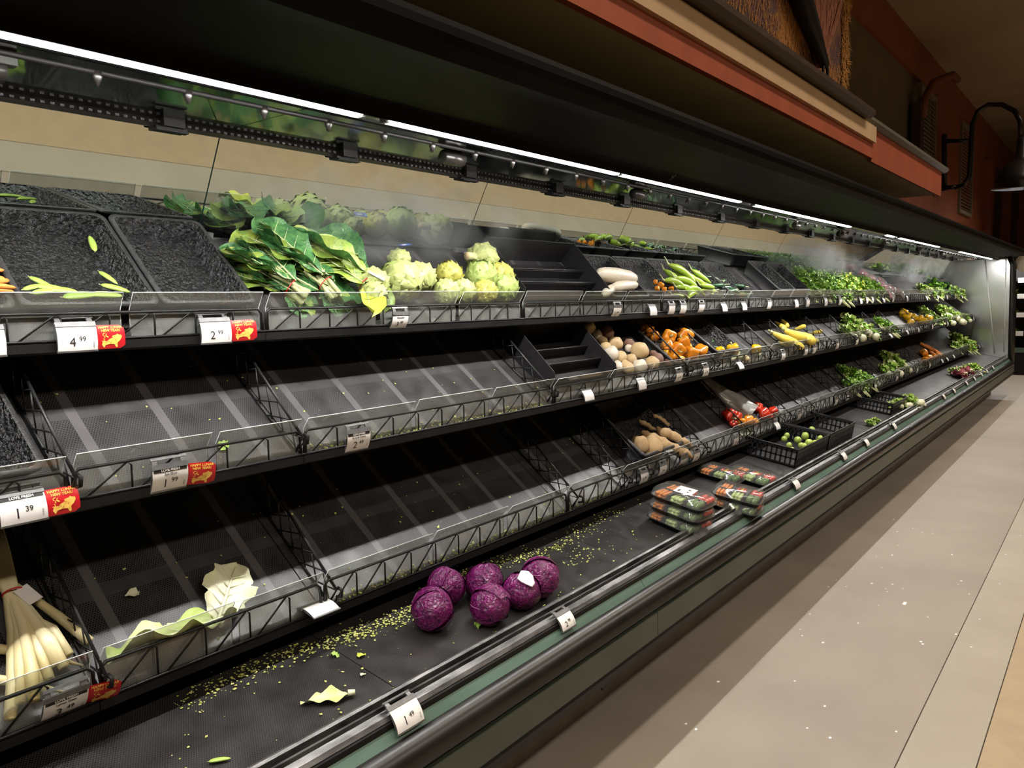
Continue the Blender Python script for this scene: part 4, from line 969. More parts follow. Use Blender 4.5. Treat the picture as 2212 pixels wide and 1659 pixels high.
tufts([(1916, 768, 44), (1936, 774, 48), (1928, 790, 48), (1950, 786, 40), (1912, 796, 36)], 'lettuce', 'escarole_head', 'lettuce', 'escarole heads on the third tier', 'olive green escarole head on the third tier', 3, 'white_base')
tufts([(2070, 728, 44), (2086, 736, 44), (2100, 742, 38), (2066, 744, 34), (2096, 752, 28)], 'lettuce', 'far_greens', 'greens', 'far greens on the third tier', 'green leafy bunch at the far end of the third tier', 3)
tufts([(1966, 860, 48), (1986, 868, 46), (1946, 868, 40), (1930, 873, 34)], 'lettuce', 'fennel_head', 'greens', 'pale leafy heads above the far crate', 'pale green leafy head in the far crate', 4, 'white_base')
tufts([(2066, 800, 40), (2088, 796, 36), (2110, 792, 36), (2126, 794, 30)], 'lettuce', 'endive_head', 'lettuce', 'endives at the far end of the deck', 'pale yellow endive at the far end of the deck', 4)
tufts([(2090, 808, 40), (2104, 802, 36)], 'radic', 'radicchio_head', 'lettuce', 'radicchio heads', 'purple radicchio head at the far end of the deck', 4, None)
tufts([(1894, 915, 26), (1912, 912, 22)], 'lettuce', 'green_scrap', 'leaf', 'green leaf scraps by the crate', 'small green leaf scrap right of the empty crate', 4, None)
# long pale roots and leeks far along
far_r = simple('carrot_bundle', 'carrots', [chili_mesh and MB().tube([(-1, 0, 0), (-.2, 0, 0), (.5, 0, 0), (1, 0, 0)], [.2, .17, .12, .03], 7)]*1, [V['carrot']])
series([(2014, 738, 40, (0, 0, -50)), (2026, 742, 40, (0, 0, -48)), (2036, 748, 40, (0, 0, -52)), (2030, 756, 34, (0, 0, -45)), (2046, 760, 34, (0, 0, -50))], 'carrot', 'carrot', 'carrots far along the third tier', 'orange carrot far along the third tier', far_r, 3, flat=.2)
far_w = simple('leek', 'leek', [MB().tube([(-1, 0, 0), (-.2, 0, 0), (.5, 0, 0), (1, 0, 0)], [.10, .09, .09, .10], 7)], [V['napaw']])
series([(2062, 688, 26, (0, 20, 50)), (2086, 748, 26, (0, 10, -30)), (2056, 770, 20, (0, 10, 30))][:1], 'leek', 'leek', 'white leeks', 'white leek end at the far end of the second tier', far_w, 2, flat=.2)
series([(1988, 866, 44, (0, 10, 10)), (2000, 862, 40, (0, 10, 15))], 'leek', 'leek', 'white stalks over the rail', 'thick white stalk end by the deck rail', far_w, 4, flat=.3)
# radish bags
def bagmesh(seed):
    mb = lump(seed, 12, 9, .2, 2, 1, 1.2, .6); return mb
bag_m = bagmesh(91).mesh('net_bag', M['pinkbag']); rad_m = lump(92, 8, 6, .05).mesh('radish', V['pink'])
bags = [(1868, 590, 36), (1884, 600, 36), (1902, 606, 34), (1912, 618, 34), (1926, 622, 30), (1940, 628, 28), (1920, 632, 30), (1946, 634, 22)]
for i, (px, py, wd) in enumerate(sorted(bags)):
    x, s, r = seat(px, py, 1, wd, .4); o = thing('radish_bag', 'bag of pink radishes with purple clip on the top tier, %s from the left' % ORD[i], 'radish bag', on_shelf(1, x, max(s, .05), r*.6) @ RZ(random.uniform(-60, 60)) @ S(r), 'bagged radishes')
    link('bag_film', bag_m, o)
    for k in range(9): link('radish', rad_m, o, T(.5*math.cos(k*2.4)*(.3+k*.08), .7*math.sin(k*2.4)*(.3+k*.08), .18*math.sin(k*1.7)) @ S(.27))
    part('clip', MB().box((-.15, 1.1, -.1), (.15, 1.35, .1)), V['purple'], o)
# ------------------------------------------------------------------ left end items
pea = []
def pod(mtx, lab): 
    r = thing('pea_pod', lab, 'pea pod', mtx, 'pea pods')
    mb = MB(); mb.tube([(-1+2*i/10, 0, .12*math.sin(math.pi*i/10)) for i in range(11)], [.03]+[.26*math.sin(math.pi*(i/10)**.8)**.5+.02 for i in range(1, 10)]+[.01], 8)
    me = mb.mesh('pod', V['pod']); link('pod', me, r, S(1, 1, .5)); mb = MB(); mb.tube([(-1, 0, 0), (-1.12, .02, .03)], .03, 5); part('stem', mb, V['stem'], r); return r
PD = [(194, 543, 56, 80, 1, 'alone high on the empty mat left of the other tray'), (228, 618, 50, -62, 1, 'pointing up above the heap by the 4.99 card'), (244, 640, 60, -25, 1, 'right of the upright one by the fence'),
      (66, 640, 50, 20, 1, 'nearest the carrots'), (85, 630, 56, -48, 1, 'steep in the left heap'), (105, 640, 64, -12, 1, 'long, flat in the left heap'), (128, 645, 66, -8, 1, 'lowest right in the left heap'), (92, 648, 60, 12, 1, 'against the fence under the left heap'),
      (170, 655, 80, 6, 1, 'behind the fence above the 4.99 card'), (225, 654, 70, -5, 1, 'behind the fence right of the 4.99 card'), (95, 355, 0, 0, 1, '')]
for (px, py, wd, rot, L, wh) in PD[:-1]:
    x, s, r = seat(px, py, L, wd, .12); lift = .034 if L == 1 else .006
    pod(on_shelf(L, x, s, lift) @ RZ(rot) @ S(r), 'green pea pod '+wh)
x, s, r = seat(475, 1642, 4, 46, .12); pod(on_shelf(4, x, s, .006) @ RZ(-30) @ S(r), 'green pea pod on the deck at the bottom edge of the picture')
cm = MB(); cm.tube([(-1, 0, 0), (-.9, 0, 0), (-.2, .03, 0), (.4, 0, .02), (.9, -.03, 0), (1.05, -.03, 0)], [.12, .24, .25, .2, .12, .02], 9)
cms = [cm.mesh('carrot', V['carrot'])]
CR = [(2, 600, 60, 20), (8, 622, 66, 8), (-12, 610, 60, -20), (10, 646, 60, 0), (30, 652, 56, 12), (-5, 660, 70, -5), (48, 658, 40, 8), (14, 634, 44, 30), (-25, 635, 60, 10), (22, 664, 60, -4)]
for i, (px, py, wd, rot) in enumerate(sorted(CR)):
    x, s, r = seat(px, py, 1, wd, .2); tag(link('carrot', cms[0], None, on_shelf(1, min(x, .69), max(s, .085), .05+r*.22+.006*(i % 3)) @ RZ(rot) @ S(r*.95)), 'rough orange carrot at the left picture edge, %s from the left' % ORD[i], 'carrot', 'carrots in the left tray')
# lemongrass bundle on the third tier, left
LG = thing('lemongrass_bundle', 'bundle of long pale lemongrass stalks with red band and white tag', 'lemongrass', on_shelf(3, .66, .02, .004), None)
rnd = random.Random(3)
for i in range(9):
    mb = MB(); e = (-.10, -.075, -.055, -.03, -.01, .012, .03, .045, .022)[i]; lo = (.0, .02, .01, .03, .05, .07, .075, .09, .06)[i]; z = .014+.010*(i % 3)
    mb.tube([(e, lo, z+.004), (e*.72+.002, lo+.07, z+.008), (e*.35+.004, .19, .022+.006*(i % 3)), (e*.12, .287, .028), (e*.3+.012, .40, .034), (e*.5+.02, .52, .038)], [.0115, .0145, .0125, .009, .0065, .004], 8)
    part('stalk', mb, V['lemongrass'], LG)
mb = MB(); mb.tube([(.022*math.cos(t), .287, .030+.016*math.sin(t)) for t in [k*math.pi/7 for k in range(14)]], .002, 5, closed=True); part('rubber_band', mb, M['red_card'], LG, None, 'red rubber band')
part('paper_tag', MB().box((0, .0, 0), (.034, .05, .001)), M['white'], LG, T(.014, .235, .04) @ RZ(20), 'white paper tag')
for i, (px, py, rot, ln) in enumerate([(85, 1300, 112, .30), (30, 1475, -38, .20), (40, 1410, -38, .26)]):
    x, s = hit(px, py, 3, .02); mb = MB(); mb.tube([(-.5*ln, 0, 0), (-.2*ln, 0, .004), (.2*ln, .004, .004), (.5*ln, 0, 0)], [.012, .011, .008, .002], 8)
    tag(link('lemongrass_stalk', mb.mesh('lemongrass_stalk', V['lemongrass']), None, on_shelf(3, x, s, .016) @ RZ(rot)), ['thin dry lemongrass stalk leaning by the wire divider', 'thick white stalk lying low at the left picture edge', 'pale stalk crossing the lemongrass bundle low down'][i], 'lemongrass', 'loose lemongrass stalks')
# napa leaves on the third tier
nl = thing('napa_leaf', 'large pale white cabbage leaf standing up from the wire front', 'leaf', on_shelf(3, 1.045, .065, .012) @ RZ(-42) @ RX(9))
link('blade', leaf(.20, .062, .014, .35, 61, 30, 16, droop=.1, notch=.13, tip=.8).mesh('blade', V['napaw']), nl); link('midrib', ribs(.2, .055, .3, .1, .006).mesh('midrib', V['napaw']), nl)
nl = thing('napa_leaf', 'ruffled green and white cabbage leaf lying along the fence', 'leaf', on_shelf(3, 1.09, .062, .034) @ RZ(88) @ RY(46))
link('blade', leaf(.32, .062, .016, .45, 63, 34, 14, notch=.13, tip=.7).mesh('blade', V['napa']), nl); link('midrib', ribs(.3, .05, .4, 0, .007).mesh('midrib', V['napaw']), nl)
# leaf scraps on the deck and shelves
x, s = hit(690, 1503, 4, .01)
nl = thing('leaf_scrap', 'pale green wilted leaf lying on the black deck mat', 'leaf', on_shelf(4, x-.05, s+.01, .008) @ RZ(-115))
link('blade', leaf(.12, .024, .005, .35, 71, 22, 8, notch=.12).mesh('blade', V['napa']), nl); part('stem_end', MB().tube([(0, .118, .004), (.004, .135, .006)], [.009, .007], 7), V['napaw'], nl)
SCR = [(270, 1287, 3, .018, 'napaw', 'white leaf scrap on the third-tier plate left of the big leaf'), (733, 1418, 4, .014, 'lettuce', 'curled green scrap on the deck below the fence'), (790, 1413, 4, .013, 'yellow', 'small yellowish curled scrap on the deck'),
       (1032, 1356, 4, .016, 'lettuce', 'yellow-green leaf chunk between two cabbages and the rail'), (1182, 1307, 4, .012, 'lettuce', 'small leaf chunk by the rail left of the 2 card'), (820, 1528, 4, .010, 'lettuce', 'tiny leaf chunk on the rail left of the 1 card'),
       (490, 952, 2, .022, 'pod', 'green pod scrap leaning on the second-tier fence'), (1190, 1218, 4, .016, 'yellow', 'yellow-green scrap cluster behind the rightmost cabbage'), (95, 1005, 2, .001, 'pod', ''), (790, 1455, 4, .008, 'napaw', 'tiny white chip on the deck'), (972, 1480, 4, .008, 'lettuce', 'tiny green chip near the rail')]
for (px, py, L, sz, k, lab) in SCR:
    if not lab: continue
    x, s = hit(px, py, L, .006); o = link('leaf_scrap', leaf(2, .7, .25, .5, int(px), 6, 4).mesh('leaf_scrap', V[k]), None, on_shelf(L, x, s, .005) @ RZ(px % 360) @ S(sz)); tag(o, lab, 'leaf scrap')
# crumbs: far too many to count
def crumbs(pts, name, label, L, sz=(.0012, .0046)):
    mb = MB()
    for (x, s) in pts:
        r = random.uniform(*sz); c = Vector((x, s, r*.5)); a = random.uniform(0, 6.28)
        v = [c+Vector((r*math.cos(a+k*1.57)*random.uniform(.6, 1.6), r*math.sin(a+k*1.57), random.uniform(0, r))) for k in range(4)]+[c+Vector((0, 0, r*.9))]
        mb.add(v, [(0, 1, 4), (1, 2, 4), (2, 3, 4), (3, 0, 4), (3, 2, 1, 0)])
    o = link(name, mb.mesh(name, V['crumb']), None, FR[L].copy()); tag(o, label, 'crumbs', None, 'stuff')
g = random.gauss
pts = []
for _ in range(2000):
    x = random.uniform(.9, 3.0); d_ = .295+.03*math.sin(x*7)
    if random.random() < .75*math.exp(-((x-1.6)/.75)**2)+.18: pts.append((x, max(.02, g(d_, .022))))
for _ in range(160): pts.append((random.uniform(.8, 3.4), random.uniform(.02, .36)))
for _ in range(60): pts.append((g(2.45, .1), g(.16, .03)))
crumbs(pts, 'deck_crumbs', 'yellow-green broccoli crumbs strewn over the black deck', 4)
pts = [(random.uniform(1.36, 2.5), abs(g(0, .012))+.004) for _ in range(420)]+[(random.uniform(.75, 3.3), random.uniform(.02, .4)) for _ in range(70)]
crumbs(pts, 'second_tier_crumbs', 'green crumbs caught behind the second-tier fence', 2)
pts = [(random.uniform(1.4, 2.9), abs(g(0, .012))+.004) for _ in range(420)]+[(random.uniform(.75, 3.3), random.uniform(.02, .4)) for _ in range(90)]
crumbs(pts, 'third_tier_crumbs', 'green crumbs caught behind the third-tier fence', 3)
mb = MB()
for _ in range(46):
    x = random.uniform(2.5, 6); y = random.uniform(.45, 1.25); r = random.uniform(.003, .007); mb.box((x-r, y-r*.7, 0), (x+r, y+r*.7, .002))
mb.box((4.2, .80, 0), (4.24, .815, .002))
tag(link('floor_crumbs', mb.mesh('floor_crumbs', M['white'])), 'tiny white and green bits scattered on the concrete floor', 'crumbs', None, 'stuff')
# ------------------------------------------------------------------ price tags
def font_mesh(txt, size, m, bold=False):
    key = ('txt', txt, size, m.name)
    if key in ME: return ME[key]
    cu = bpy.data.curves.new('t', 'FONT'); cu.body = txt; cu.size = size; cu.align_x = 'CENTER'; cu.align_y = 'CENTER'; cu.extrude = .00025; cu.resolution_u = 3
    if bold: cu.offset = size*.02
    o = bpy.data.objects.new('t', cu); COL.objects.link(o); bpy.context.view_layer.update()
    dg = bpy.context.evaluated_depsgraph_get(); me = bpy.data.meshes.new_from_object(o.evaluated_get(dg))
    bpy.data.objects.remove(o); me.materials.clear(); me.materials.append(m); me.name = 'lettering'; ME[key] = me
    return me
def bend(me, off, R_, lift=.0006):
    """wrap flat lettering (x,y) on the convex card: y runs down the arc of radius R_"""
    m2 = me.copy(); co = np.empty(len(m2.vertices)*3); m2.vertices.foreach_get('co', co); co = co.reshape(-1, 3)
    x = co[:, 0]+off[0]; y = co[:, 1]+off[1]; z = co[:, 2]+lift
    a = y/R_; co2 = np.stack([x, -(R_+z)*np.cos(a)+R_, (R_+z)*np.sin(a)], 1)
    m2.vertices.foreach_set('co', co2.ravel()); m2.update(); return m2
def card_mesh(w_, h_, R_, r_=0.0, thick=.0008):
    mb = MB(); n = 8
    def pt(x, y, z): a = y/R_; return (x, -(R_+z)*math.cos(a)+R_, (R_+z)*math.sin(a))
    for z, flip in ((0, False), (-thick, True)):
        vs = []; fs = []
        for i in range(n+1):
            y = -h_/2+h_*i/n; e = max(0, abs(y)-(h_/2-r_)); cut_ = (r_-math.sqrt(max(0, r_*r_-e*e))) if r_ else 0
            vs += [pt(-w_/2, y, z), pt(w_/2-cut_, y, z)]
        fs = [(2*i, 2*i+1, 2*i+3, 2*i+2) if not flip else (2*i, 2*i+2, 2*i+3, 2*i+1) for i in range(n)]
        mb.add(vs, fs, True)
    return mb
CW, CH, CR_ = .088, .062, .075
cardm = card_mesh(CW, CH, CR_).mesh('card', M['white']); scardm = card_mesh(.072, .052, .06).mesh('card', M['white'])
redm = card_mesh(.066, .058, .075, .012).mesh('red_card', M['red_card'])
def holder_mesh(w_, h_, R_):
    mb = MB()
    def pt(x, y, z): a = y/R_; return (x, -(R_+z)*math.cos(a)+R_, (R_+z)*math.sin(a))
    y = h_/2
    mb.extr([pt(0, y-.004, .002)[1:], pt(0, y+.008, .002)[1:], pt(0, y+.008, -.003)[1:], pt(0, y-.004, -.003)[1:]], -w_/2-.001, w_/2+.001, closed=True)
    mb.extr([pt(0, -y-.002, .002)[1:], pt(0, -y+.002, .002)[1:], pt(0, -y+.002, -.003)[1:], pt(0, -y-.002, -.003)[1:]], -w_/2-.001, w_/2+.001, closed=True)
    for x in (-w_/2+.002, w_/2-.016): mb.extr([pt(0, y+.006, .002)[1:], pt(0, y+.020, .001)[1:], pt(0, y+.020, -.003)[1:], pt(0, y+.006, -.003)[1:]], x, x+.012, closed=True)
    mb.extr([pt(0, y+.018, .002)[1:], pt(0, y+.024, .001)[1:], pt(0, y+.024, -.003)[1:], pt(0, y+.018, -.003)[1:]], -w_/2, w_/2, closed=True)
    mb.extr([pt(0, y-.004, -.0012)[1:], pt(0, -y, -.0012)[1:], pt(0, -y, -.0022)[1:], pt(0, y-.004, -.0022)[1:]], -w_/2, w_/2, closed=True)
    return mb
hm1 = holder_mesh(CW, CH, CR_).mesh('holder', M['plastic_grey']); hm2 = holder_mesh(.072, .052, .06).mesh('holder', M['plastic_grey'])
GOLD = {}
def pig():
    """golden scrollwork ornament: a plump four-legged silhouette with curled ribbons"""
    mb = MB()
    body = [(-.023, -.012), (-.018, -.020), (-.014, -.013), (-.004, -.011), (.006, -.012), (.010, -.020), (.014, -.019), (.014, -.008), (.019, -.004), (.0245, .004), (.024, .009), (.018, .010), (.014, .013), (.012, .010), (.002, .008), (.001, .003), (-.006, .0), (-.012, -.004), (-.020, -.003)]
    n = len(body); mb.add([(x, y, .0003) for x, y in body], [tuple(range(n))])
    for (cx_, cy_, r0, t0, tw) in ((-.014, .004, .006, 0, 5), (-.017, .010, .005, 1, 4.5), (-.008, .008, .006, 2, 4), (-.003, -.003, .005, 3, 5), (-.02, .000, .005, 4, 5), (.004, .000, .0045, 1, 5)):
        pts = [(cx_+r0*(1-k/14)*math.cos(t0+k*tw/14), cy_+r0*(1-k/14)*math.sin(t0+k*tw/14)) for k in range(12)]
        for (p, q) in zip(pts, pts[1:]):
            d = Vector((q[0]-p[0], q[1]-p[1])); nn_ = Vector((-d.y, d.x)).normalized()*.0008
            mb.add([(p[0]+nn_.x, p[1]+nn_.y, .0004), (p[0]-nn_.x, p[1]-nn_.y, .0004), (q[0]-nn_.x, q[1]-nn_.y, .0004), (q[0]+nn_.x, q[1]+nn_.y, .0004)], [(0, 1, 2, 3)])
    return mb
def pig_lines():
    mb = MB()
    for (cx_, cy_, r0, t0, tw) in ((-.010, -.006, .004, 0, 5), (.004, .003, .003, 2, 5), (.010, -.003, .003, 1, 5), (-.003, -.007, .003, 4, 5)):
        pts = [(cx_+r0*(1-k/14)*math.cos(t0+k*tw/14), cy_+r0*(1-k/14)*math.sin(t0+k*tw/14)) for k in range(12)]
        for (p, q) in zip(pts, pts[1:]):
            d = Vector((q[0]-p[0], q[1]-p[1])); nn_ = Vector((-d.y, d.x)).normalized()*.0004
            mb.add([(p[0]+nn_.x, p[1]+nn_.y, .0006), (p[0]-nn_.x, p[1]-nn_.y, .0006), (q[0]-nn_.x, q[1]-nn_.y, .0006), (q[0]+nn_.x, q[1]+nn_.y, .0006)], [(0, 1, 2, 3)])
    return mb
pigm = bend(pig().mesh('ornament', M['gold']), (0, -.006), CR_); pigl = bend(pig_lines().mesh('ornament_lines', M['red_card']), (0, -.006), CR_)
lun1 = bend(font_mesh('HAPPY LUNAR', .0085, M['gold'], True), (0, .0225), CR_); lun2 = bend(font_mesh('NEW YEAR!', .0085, M['gold'], True), (0, .0145), CR_)
def price_tag(px, py, L, label, big=None, cents=None, head=True, word=None, red=False, tilt=0, small=False, yaw=0, redbend=0):
    """hangs from the front wire of the shelf; local -y faces the aisle"""
    if L == 4: yw, zw = 1.335, H-.985
    else: yw, zw = LV[L][0]-.011, H+TOPZ[L]
    h_ = CH if not small else .052
    r = ray(px, py); Y = yw-.012; x = r.x*Y/r.y; zc = H+r.z*Y/r.y
    zc = zw-.026-h_/2 if L != 4 else zc
    if L == 4: zc = H-1.002; 
    m = T(x, Y, zc) @ RZ(yaw) @ RX(-tilt) if L != 4 else T(x, 1.318, H-.978) @ RZ(yaw) @ RX(-32)
    t = thing('price_tag', label, 'price tag', m, 'price tags')
    link('holder', hm2 if small else hm1, t); c = link('card', scardm if small else cardm, t)
    R_ = .06 if small else CR_
    if head: part('header', card_mesh(CW*.97, .008, CR_), M['ink'], t, RX(math.degrees((CH/2-.005)/CR_)) @ T(0, 0, 0) if False else Matrix.Identity(4)) if False else None
    if head:
        mb = MB(); n = 3; vs = []
        for i in range(n+1):
            y = CH/2-.012+.010*i/n; a = y/R_
            for x_ in (-CW/2+.003, CW/2-.003): vs.append((x_, -(R_+.0005)*math.cos(a)+R_, (R_+.0005)*math.sin(a)))
        mb.add(vs, [(2*i, 2*i+1, 2*i+3, 2*i+2) for i in range(n)]); hd = part('header_band', mb, M['ink'], t)
        link('lettering', bend(font_mesh('LOVE FRESH', .0085, M['white'], True), (0, CH/2-.0075), R_, .0008), t)
        if word: link('lettering', bend(font_mesh(word, .0075, M['ink']), (0, CH/2-.0175), R_), t)
    if big:
        k = 1 if not small else .8
        link('price_digits', bend(font_mesh(big, .030*k, M['ink']), (-.012*k, -.010), R_), t)
        if cents: link('price_digits', bend(font_mesh(cents, .016*k, M['ink']), (.010*k, -.003), R_), t)
        mb = MB()
        for q in range(5): mb.box((.0335*k, -.022+q*.003, 0), (.0365*k, -.022+q*.003+.0016, .0002))
        link('barcode', bend(mb.mesh('barcode', M['grey_ink']), (0, 0), R_), t)
    if red:
        rc = link('red_card', redm, t, T(.044, .002, .0) @ RZ(redbend) @ T(.033, 0, 0)); rc['label'] = 'red card with gold ornament'
        for nm_, me in (('ornament', pigm), ('ornament_line', pigl), ('lettering', lun1), ('lettering', lun2)): link(nm_, me, rc)
    return t
price_tag(168, 722, 1, 'white 4.99 price tag with red holiday card under the empty mat trays', '4', '99', False, red=True, tilt=4)
price_tag(468, 706, 1, 'white 2.99 price tag with narrow red holiday card, right of the 4.99 tag', '2', '99', False, red=True, tilt=4, redbend=-34)
price_tag(-38, 728, 1, 'white card cut off by the left picture edge on the top shelf', None, None, False, tilt=6)
price_tag(864, 684, 1, 'small white 3.49 artichoke price tag on the top shelf', '3', '49', True, 'Artichokes', tilt=-22, small=True)
price_tag(50, 1080, 2, 'white 1.39 price tag with red holiday card at the left of the second tier', '1', '39', True, red=True, tilt=14)
price_tag(368, 1022, 2, 'white 1.99 Bok Choy price tag with curled red holiday card', '1', '99', True, 'Bok Choy', red=True, tilt=-14, redbend=-14)
price_tag(775, 946, 2, 'white 2.49 Broccoli Crowns price tag on the second tier', '2', '49', True, 'Broccoli Crowns', tilt=-14, small=False)
price_tag(140, 1502, 3, 'shaded 3.49 price tag with red holiday card below the lemongrass', '3', '49', True, 'Lemon Grass', red=True, tilt=-30, redbend=-10)
price_tag(690, 1262, 3, 'blank white price tag flipped up almost flat on the third tier', None, None, False, tilt=75)
price_tag(877, 1503, 4, 'white price tag reading 1 on the front rail nearest the camera', '1', '49', False)
price_tag(1222, 1310, 4, 'white price tag reading 2 on the front rail beside the cabbages', '2', '99', False, small=True)
TG = {1: [(1333, 664, -22), (1412, 668, 12), (1452, 668, -10), (1477, 667, -10), (1516, 668, -15), (1566, 658, 18), (1609, 660, 15), (1663, 658, -8), (1722, 654, 8), (1746, 656, -5), (1785, 654, 0), (1816, 650, -10), (1861, 649, 12), (1874, 650, 0), (1886, 649, 0), (1910, 647, 20), (1930, 647, -5), (1961, 645, 6), (2003, 644, 20), (2027, 642, 8), (2047, 642, 8), (2064, 641, 5), (2079, 640, 20)],
      2: [(1272, 848, 25), (1388, 826, 16), (1468, 817, -12), (1526, 802, -6), (1600, 784, 35), (1693, 776, -6), (1742, 763, -10), (1760, 761, -10), (1810, 750, -8), (1852, 742, -8), (1925, 725, 40), (1961, 717, 30), (1985, 715, 12), (2015, 708, 0), (2048, 702, 0), (2072, 695, 20), (2084, 695, 15), (2104, 692, 8)],
      3: [(1393, 1038, -6), (1433, 1020, -14), (1475, 1008, -35), (1505, 995, -18), (1590, 958, -16), (1680, 924, 28), (1727, 908, -18), (1807, 873, -14), (1832, 863, -12), (1892, 842, 0), (1938, 821, -10), (1982, 805, -8), (2009, 794, -5), (2036, 786, 28), (2047, 775, 35), (2061, 773, 30), (2097, 761, 22), (2116, 752, 20)],
      4: [(1720, 1033, 0), (1823, 978, 0), (1872, 953, 0), (1932, 915, 0), (2039, 855, 0), (2061, 842, 0), (2088, 826, 0), (2105, 817, 0), (2120, 809, 0), (2132, 800, 0), (2145, 794, 0)]}
NM = {1: 'top shelf edge', 2: 'second-tier shelf edge', 3: 'third-tier shelf edge', 4: 'front rail'}
PR = {(3, 0): ('2', '99'), (3, 1): ('1', '99'), (3, 3): ('1', '49'), (3, 4): ('1', '29'), (1, 0): ('2', '49'), (2, 2): ('2', '99'), (2, 3): ('1', '99')}
for L in TG:
    for i, (px, py, tl) in enumerate(TG[L]):
        b_, c_ = PR.get((L, i), (None, None))
        price_tag(px, py, L, 'small white price tag, %s beyond the %s' % (ORD[i], {1: '3.49 artichoke tag on top shelf', 2: '2.49 tag on second tier', 3: 'flipped blank tag on third tier', 4: 'cabbage tag on front rail'}[L]), b_, c_, False, tilt=tl, small=True)
# ------------------------------------------------------------------ upper wall: art board, shutters, pillar, lamp
art = mat('painted_board', (.10, .045, .05), (.36, .15, .03), .8, 2.6, bump=.8, bscale=60, detail=10, contrast=(.40, .60), stretch=(1, 1, 1.2))
ab = thing('wall_board', 'purple and ochre painted display board with ragged straw edges above the ledge', 'display board', T(0, 0, 0))
part('board', MB().box((3.2, 1.735, H+1.43), (6.42, 1.76, H+2.75)), art, ab)
straw_m = mat('straw', (.50, .24, .04), (.40, .16, .03), .8, 30); rnd = random.Random(9)
def blades(n, fn, name, m, par):
    mb = MB()
    for _ in range(n):
        p, d, w_ = fn(); q = p+d; sd = Vector((d.z, 0, -d.x)).normalized()*w_
        mb.add([p-sd, p+sd, q+Vector((0, -.004, 0))], [(0, 1, 2)])
    o = part(name, mb, m, par); o['kind'] = 'stuff'; return o
def f1():
    z = H+rnd.uniform(1.43, 2.7); return Vector((6.36+rnd.uniform(-.10, .05), 1.73+rnd.uniform(-.012, .005), z)), Vector((rnd.uniform(-.02, .13), 0, rnd.uniform(-.16, .06))), .006
blades(900, f1, 'straw_fringe', straw_m, ab)
def f2():
    x = rnd.uniform(3.4, 6.3); return Vector((x, 1.728, H+1.44+rnd.uniform(0, .5)*rnd.random()*(1+.5*math.sin(x*3)))), Vector((rnd.uniform(-.05, .02), 0, rnd.uniform(-.10, .06))), .004
blades(2200, f2, 'straw_fringe', straw_m, ab)
def onY(px, py, Y): r = ray(px, py); k = Y/r.y; return Vector((r.x*k, Y, H+r.z*k))
p0, p1, p2 = onY(1712, -60, 1.66), onY(1782, 152, 1.66), onY(1850, -60, 1.64)
bm_ = thing('straw_broom', 'dark wooden bar with copper straw fan hanging point down over the board', 'broom', T(*p1)); inv = Matrix.Translation(-p1)
mb = MB(); mb.tube([p0+Vector((0, 0, .25)), p0, (p0+p1)/2, p1+Vector((0, 0, .03))], [.085, .075, .06, .03], 6); part('handle', mb, M['black'], bm_, inv)
mb = MB(); mb.add([p0+Vector((.1, -.0, 0)), p1+Vector((.02, -.02, .02)), p2], [(0, 1, 2)]); 
q0 = p0+Vector((.12, .03, 0)); q1 = p1+Vector((.03, .03, .03)); q2 = p2+Vector((0, .03, 0))
mb = MB(); mb.add([q0, q1, q2, q0+Vector((0, .03, 0)), q1+Vector((0, .03, 0)), q2+Vector((0, .03, 0))], [(0, 1, 2), (5, 4, 3), (0, 3, 4, 1), (1, 4, 5, 2), (2, 5, 3, 0)])
part('straw_fan', mb, mat('copper_straw', (.22, .07, .045), (.40, .16, .10), .5, 26, stretch=(1, 1, .2), bump=.6), bm_, inv)
def f3():
    u = rnd.random(); base = q1; top = q0.lerp(q2, u); t = rnd.uniform(0, .8); p = base.lerp(top, t); return p+Vector((0, -.008, 0)), (top-base)*rnd.uniform(.1, .25), .004
o = blades(500, f3, 'straw', mat('copper_blade', (.50, .22, .14), (.35, .13, .08), .4, 30), bm_); o.matrix_local = inv
mb = MB(); c_ = onY(1783, 150, 1.655); mb.tube([c_+Vector((.05*math.cos(t), 0, .07*math.sin(t)-.03)) for t in [k*math.pi/5 for k in range(10)]], .010, 5, closed=True); part('hook_ring', mb, M['black'], bm_, inv)
# shutters with slats
slm = mat('shutter_paint', (.20, .165, .12), (.17, .14, .10), .6, 10)
def shutter(x0, x1, z0, z1, label):
    t = thing('louvred_shutter', label, 'shutter', T(x0, YW-.12, z0), 'wall shutters'); W_ = x1-x0; Hh = z1-z0
    part('shutter_frame', MB().box((0, 0, 0), (.06, .05, Hh)).box((W_-.06, 0, 0), (W_, .05, Hh)).box((.06, 0, 0), (W_-.06, .05, .06)).box((.06, 0, Hh-.06), (W_-.06, .05, Hh)), slm, t)
    me = MB().extr([(0, -.02), (.035, .012), (.042, .008), (.007, -.024)], .06, W_-.06, closed=True).mesh('slat', slm)
    n = int((Hh-.14)/.055)
    for k in range(n): link('slat', me, t, T(0, .002, .10+k*.055))
def onW(px, py): return onY(px, py, YW-.1)
a = onW(1988, 178); b = onW(2018, 345); shutter(a.x, b.x, b.z-.05, a.z, 'grey louvred shutter on the upper wall left of the gooseneck lamp')
a = onW(2076, 300); b = onW(2118, 480); shutter(a.x, a.x+1.3, b.z, a.z+.3, 'grey louvred shutter on the upper wall behind the gooseneck lamp')
